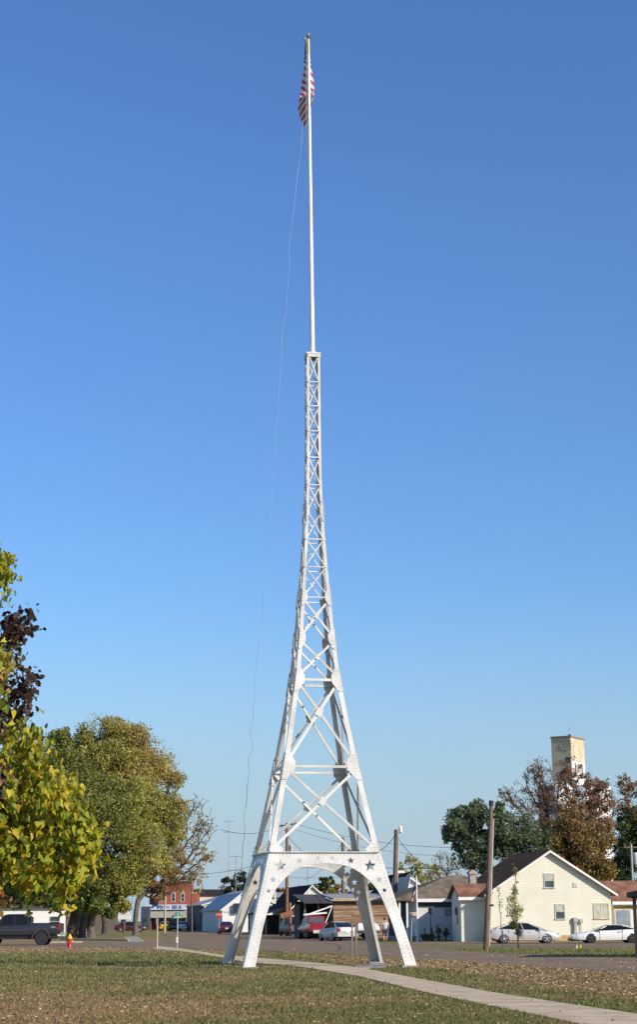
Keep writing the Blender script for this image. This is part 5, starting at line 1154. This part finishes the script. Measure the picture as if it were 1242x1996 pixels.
spec = [(2,1103,28,16,YELGREEN,.8),(8,1128,28,14,YELGREEN,.8),(-45,1150,28,24,YELGREEN,.8),(-40,1260,28,50,YELGREEN,.9),(2,1290,28.4,16,GOLD,.8),(-8,1330,28.4,16,GOLD,.8),(-60,1340,28,60,YG2,1),
 (28,1425,27.5,34,YELGREEN,1),(60,1445,27.5,26,YELGREEN,1),(40,1490,27.4,36,YELGREEN,1),(2,1520,27.2,20,MAROON+RUST,1),(16,1550,27.1,12,MAROON+RUST,1),(70,1500,27.2,30,YG2,1),(40,1560,27.2,55,YG2,1),(100,1530,27.2,30,YB,1),(130,1562,27,28,YB,1),(90,1590,27,48,YG2,1),
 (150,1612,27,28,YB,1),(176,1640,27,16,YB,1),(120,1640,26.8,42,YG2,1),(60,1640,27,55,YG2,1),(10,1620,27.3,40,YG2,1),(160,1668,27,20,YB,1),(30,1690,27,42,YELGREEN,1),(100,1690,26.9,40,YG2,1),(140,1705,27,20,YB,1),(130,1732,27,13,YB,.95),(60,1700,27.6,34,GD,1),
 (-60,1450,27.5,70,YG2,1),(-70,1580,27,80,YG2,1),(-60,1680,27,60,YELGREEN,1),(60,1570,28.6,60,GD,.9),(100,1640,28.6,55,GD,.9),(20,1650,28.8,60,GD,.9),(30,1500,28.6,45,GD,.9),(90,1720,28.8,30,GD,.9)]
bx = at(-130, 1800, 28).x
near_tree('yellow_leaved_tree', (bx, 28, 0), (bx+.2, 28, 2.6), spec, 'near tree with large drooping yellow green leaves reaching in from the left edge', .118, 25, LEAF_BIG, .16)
spec = [(45,1200,35,14,MAROON,1),(12,1215,35,26,MAROON,1),(30,1230,35,14,MAROON,1),(-30,1230,35,50,MAROON,1),(10,1280,35.5,28,MAROON+OLIVE,1),(50,1325,35,15,MAROON,1),(25,1340,35,28,MAROON,1),(40,1365,35,22,MAROON,1),(10,1390,35,40,MAROON+RUST,1),(-40,1330,35,60,MAROON,1),(20,1450,35,50,MAROON+RUST,1),(30,1530,35,60,MAROON+RUST,1),(40,1620,35,60,DGREEN+RUST,1),(0,1500,34,40,RUST,1),(60,1700,35,50,DGREEN+OLIVE,1),(-14,1742,33,14,[(.45,.16,.03),(.35,.10,.03),(.2,.12,.03)],1),(-60,1450,35,90,MAROON,1),(-60,1620,35,90,MAROON,1),(0,1250,35.5,30,OLIVE,1)]
bx = at(-170, 1800, 35).x
near_tree('maroon_maple', (bx, 35, 0), (bx+.3, 35, 3.2), spec, 'dark maroon leaved maple behind the yellow green tree at the left edge', .125, 22, LEAF_STAR, .18, droop=.5)

def blobs(items):
    out = []
    for px, py, Y, rp, pal, dn in items:
        c, r = wc(px, py, Y, rp if not isinstance(rp, tuple) else rp[0], None, None if not isinstance(rp, tuple) else rp[1]); out.append((c, r, pal, dn))
    return out
GM = [(.24,.29,.07),(.29,.31,.08),(.20,.25,.06),(.33,.33,.09),(.34,.31,.09)]; OG = [(.42,.40,.10),(.35,.37,.09),(.29,.32,.08),(.50,.42,.12),(.44,.37,.10)]; GO = [(.52,.40,.13),(.44,.35,.10),(.48,.36,.12),(.36,.32,.09)]
YM = 175
tree('big_maple', base(141, YM), at(146, 1745, YM), blobs([(215,1470,YM,70,OG,1),(150,1520,YM-2,70,GM,1),(270,1500,YM,74,GO,1),(305,1580,YM,60,OG,1),(115,1475,YM,50,GM,1),(200,1590,YM-5,85,GM,1),(275,1650,YM-3,64,OG,1),(130,1620,YM-2,75,GM,1),(190,1690,YM-4,60,GM+GREEN,1),(60,1600,YM,70,GM,1),(250,1710,YM-3,44,OG,1),(335,1625,YM,32,OG,.7),(110,1715,YM-1,50,GREEN,1),(338,1520,YM,28,GO,.35),(225,1425,YM,34,OG+GO,.8),(262,1440,YM,34,GO,.8),(118,1440,YM,26,GM,.8),(165,1440,YM,30,GM+OG,.8),(20,1700,YM,60,DGREEN,1),(180,1520,YM+2,80,GM+OG,1),(245,1570,YM-4,70,OG,1),(20,1748,YM-2,24,DGREEN,.8),(75,1748,YM-2,24,DGREEN,.8),(180,1745,YM-4,34,GM+GREEN,.9),(220,1745,YM-2,28,GREEN,.8),(310,1680,YM,30,OG,.8),(190,1768,YM-5,22,GM+GREEN,.9),(155,1765,YM-5,18,GREEN,.9),(238,1764,YM-3,20,OG,.9),(105,1760,YM-4,22,GREEN,.9),(215,1780,YM-5,12,GREEN,.8),(352,1570,YM,22,GO,.3)]),
     'big round maple turning from green to gold with a forked trunk left of the tower', nsub=56, leaf=.21, perleaf=260, sub=.36, r_trunk=.46, r_tip=.022, shell=.25)
m = MB(); bb = base(163, YM+1)
o2 = empty('forked_trunk', bb, 0, 'paler stout trunk leaning beside the dark trunk of the big maple', 'tree trunk'); m.tube([(0, 0, -.1), (-.05, 0, .8), (.15, 0, 2.6), (.5, 0, 5.2), (1.2, .3, 8.0)], [.62, .46, .40, .34, .22], 12); m.tube([(.75, 0, -.1), (.7, 0, .9), (.8, .1, 3.0), (1.5, .2, 6.5)], [.5, .36, .32, .2], 10); m.build('trunk', M_BARKG, o2, smooth=True)
for px, Y, pal, lab in ((205, 232, OLIVE+DGREEN, 'green tree behind the big maple with a straight slim trunk'), (176, 300, DGREEN+OLIVE, 'dark far tree low behind the forked trunk of the big maple'), (240, 290, DGREEN+OLIVE, 'dark far tree behind the white box on its post')):
    tree('street_tree', base(px, Y), at(px, 1740, Y), blobs([(px, 1700, Y, 42, pal, 1), (px-25, 1735, Y, 30, pal, 1), (px+25, 1725, Y, 28, pal, 1)]), lab, nsub=20, leaf=.32, perleaf=120, sub=.36, r_trunk=.42)
YB_ = 205
tree('sparse_tree', base(264, YB_), at(270, 1735, YB_), blobs([(285,1715,YB_,34,GOLD+OLIVE,.8),(300,1690,YB_,30,GOLD,.7),(310,1740,YB_,20,GOLD,.6),(370,1620,YB_,52,GOLD,.22),(340,1680,YB_,42,GOLD,.45),(392,1670,YB_,34,GOLD,.28),(385,1570,YB_,30,GOLD,.05),(365,1710,YB_,40,GOLD,.40),(330,1640,YB_,40,GOLD,.4),(400,1610,YB_,26,GOLD,.14),(330,1715,YB_,40,GOLD,.4)]),
     'half bare tree with sparse orange leaves leaning out over the brick shop', nsub=44, leaf=.22, perleaf=85, sub=.24, r_trunk=.30, r_tip=.026, shell=.2, wander=.12, bark=M_BARKG)
Yg = 165
tree('green_tree', base(935, Yg), at(930, 1740, Yg), blobs([(900,1600,Yg,38,BGREEN,1),(950,1600,Yg,44,BGREEN+DGREEN,1),(1000,1620,Yg,50,BGREEN,1),(920,1660,Yg,42,BGREEN,1),(980,1680,Yg,52,DGREEN+BGREEN,1),(1040,1650,Yg,46,DGREEN+BGREEN,1),(875,1625,Yg,20,BGREEN,.8),(925,1578,Yg,20,BGREEN,.8)]),
     'dark blue green tree behind the hip roofed house and leaning pole', nsub=30, leaf=.25, perleaf=170, sub=.34, r_trunk=.3, shell=.35)
tree('twiggy_shrub_tree', base(868, 160), at(872, 1735, 160), blobs([(862,1680,160,34,OLIVE,.10),(880,1700,160,34,OLIVE,.12),(840,1700,160,22,OLIVE,.08)]), 'nearly bare twiggy grey tree left of the dark green tree', nsub=46, leaf=.15, perleaf=40, sub=.25, r_trunk=.16, r_tip=.016, bark=M_BARKG, shell=.2)
Yr = 215
tree('rust_tree', base(1108, Yr), at(1104, 1640, Yr), blobs([(1105,1515,Yr,46,RUST,.55),(1060,1545,Yr,46,RUST,.55),(1155,1540,Yr,44,RUST,.75),(1130,1570,Yr,46,RUST,.7),(1185,1570,Yr,34,RUST,.8),(1180,1610,Yr,30,RUST+GOLD[:1],.9),(1010,1560,Yr,38,RUST,.2),(1050,1500,Yr,28,RUST,.25),(1040,1510,Yr,26,RUST,.2),(1175,1535,Yr,22,RUST,.5),(1100,1590,Yr,60,RUST+GOLD[:1],.9),(1055,1610,Yr,50,RUST,.8),(1165,1590,Yr,44,RUST+GOLD[:1],.9),(985,1548,Yr,20,RUST,.2)]),
     'tall half bare tree with rust coloured leaves in front of the grain elevator', nsub=48, leaf=.20, perleaf=110, sub=.22, r_trunk=.42, r_tip=.028, shell=.2, wander=.12)
RG = GOLD+RUST+OLIVE
tree('golden_brown_tree', base(1120, 180), at(1120, 1720, 180), blobs([(1120,1610,180,44,RUST+RG,.8),(1110,1640,180,52,RG,1),(1150,1670,180,48,RG,1),(1165,1630,180,36,RG,.8),(1080,1640,180,42,RG+DGREEN,.9),(1175,1705,180,30,GOLD+OLIVE,1),(1110,1690,180,44,RG,1),(1060,1680,180,36,DGREEN+RUST,1)]),
     'golden brown tree directly behind the yellow house', nsub=30, leaf=.26, perleaf=150, sub=.36, r_trunk=.4, shell=.4)
tree('edge_tree', base(1262, 190), at(1262, 1660, 190), blobs([(1240,1560,190,40,RUST,.35),(1235,1610,190,40,OLIVE+DGREEN,.9),(1225,1660,190,42,DGREEN,1),(1260,1640,190,60,DGREEN+OLIVE,1),(1215,1700,190,34,DGREEN,1),(1222,1530,190,24,RUST,.3),(1270,1540,190,34,RUST,.35)]),
     'dark green and rust tree at the right edge above the garage', nsub=30, leaf=.26, perleaf=160, sub=.36, r_trunk=.45, shell=.35)
tree('yellow_green_tree', base(805, 210), at(805, 1740, 210), blobs([(800,1690,210,26,OG,.8),(830,1705,210,30,OG,.8),(785,1715,210,22,OG,.8),(815,1730,210,26,OG,.8)]), 'small yellow green tree between the lamp pole and the hip roofed house', nsub=20, leaf=.28, perleaf=50, sub=.3, r_trunk=.25)
tree('far_dark_tree', base(462, 340), at(462, 1745, 340), blobs([(470,1718,340,24,DGREEN,1),(445,1725,340,17,DGREEN,1),(487,1722,340,18,DGREEN,1)]), 'dark green bushy tree far behind the left tower leg', nsub=22, leaf=.42, perleaf=60, sub=.32, r_trunk=.4)
tree('far_yellow_tree', base(638, 330), at(638, 1745, 330), blobs([(632,1722,330,14,DGREEN,1),(645,1732,330,20,GOLD+YELGREEN,1),(662,1738,330,16,GOLD+RUST,1),(622,1735,330,14,OLIVE,1),(646,1716,330,8,DGREEN,1)]), 'yellowing far tree seen over the planked shed through the arch', nsub=20, leaf=.42, perleaf=50, sub=.32, r_trunk=.3)
tree('far_rust_tree', base(545, 380), at(545, 1755, 380), blobs([(540,1738,380,12,GOLD+RUST,1),(552,1742,380,12,GOLD+RUST,1),(528,1745,380,10,GOLD,1)]), 'low rust coloured far tree beside the brown pole in the arch', nsub=16, leaf=.45, perleaf=40, sub=.32, r_trunk=.3)
tree('far_green_tree', base(722, 300), at(722, 1745, 300), blobs([(722,1735,300,16,OLIVE+DGREEN,1),(738,1738,300,14,DGREEN,1)]), 'far green tree glimpsed right of the arch behind the pale roof', nsub=16, leaf=.42, perleaf=40, sub=.32, r_trunk=.3)
# sapling in front of the silver sedan
ys = 98
tree('sapling', base(1010, ys), at(1006, 1770, ys), blobs([(1006,1772,ys,(17,34),[(.50,.48,.22),(.58,.52,.24),(.42,.42,.18)],.42),(1005,1738,ys,(9,26),[(.50,.48,.22),(.58,.52,.24)],.30),(1005,1700,ys,(5,20),[(.28,.28,.10)],.18),(1013,1818,ys,(12,9),DGREEN,.4),(1004,1802,ys,(13,12),OLIVE,.35)]),  # low dark green blob stands in for leaf shadow on the sedan
     'young slender sapling with pale leaves in front of the silver sedan', nsub=30, leaf=.10, perleaf=60, sub=.40, r_trunk=.035, r_tip=.006, shell=.1)
tree('whip_sapling', base(980, 101), at(977, 1800, 101), blobs([(976,1760,101,(4,26),OLIVE,.25),(972,1735,101,(4,14),OLIVE,.4)]), 'thin whip like sapling between the leaning pole and the slender sapling', nsub=10, leaf=.08, perleaf=12, sub=.4, r_trunk=.02, r_tip=.005, shell=.1)
# garden plants at the foot of the hip roofed house
for px, w_, h_, pal, lab in ((828, 12, 12, DGREEN+RUST, 'low reddish garden bush left of the tall seed stalks'), (842, 14, 11, GREEN+RUST, 'low dark green garden bush behind the garden flagpole'), (856, 8, 24, OLIVE+RUST, 'tall brown seed stalks against the white siding'), (869, 6, 18, OLIVE, 'thin plant with dark stems against the white siding'), (937, 10, 14, DGREEN, 'dark bush at the corner beside the leaning pole')):
    Y = 132; tree('garden_bush', base(px, Y), at(px, 1826, Y), blobs([(px, 1832-h_*.6, Y, (w_, h_*.7), pal, 1)]), lab, 'bush', 'garden plants', nsub=14, leaf=.13, perleaf=26, sub=.35, r_trunk=.04, r_tip=.01, shell=.1)
# shade tree beyond the right edge that throws its shadow over the verge and road
tree('roadside_tree', (27.5, 58, 0), (27.4, 58, 3.2), [((27.3, 58, 6.4), (3.2, 3.2, 2.5), GOLD+OLIVE, .8), ((25.2, 58.6, 5.6), (2, 2, 1.7), GOLD, .8)], 'roadside tree standing beyond the right edge of the picture', nsub=20, leaf=.24, perleaf=50, sub=.3, r_trunk=.2)
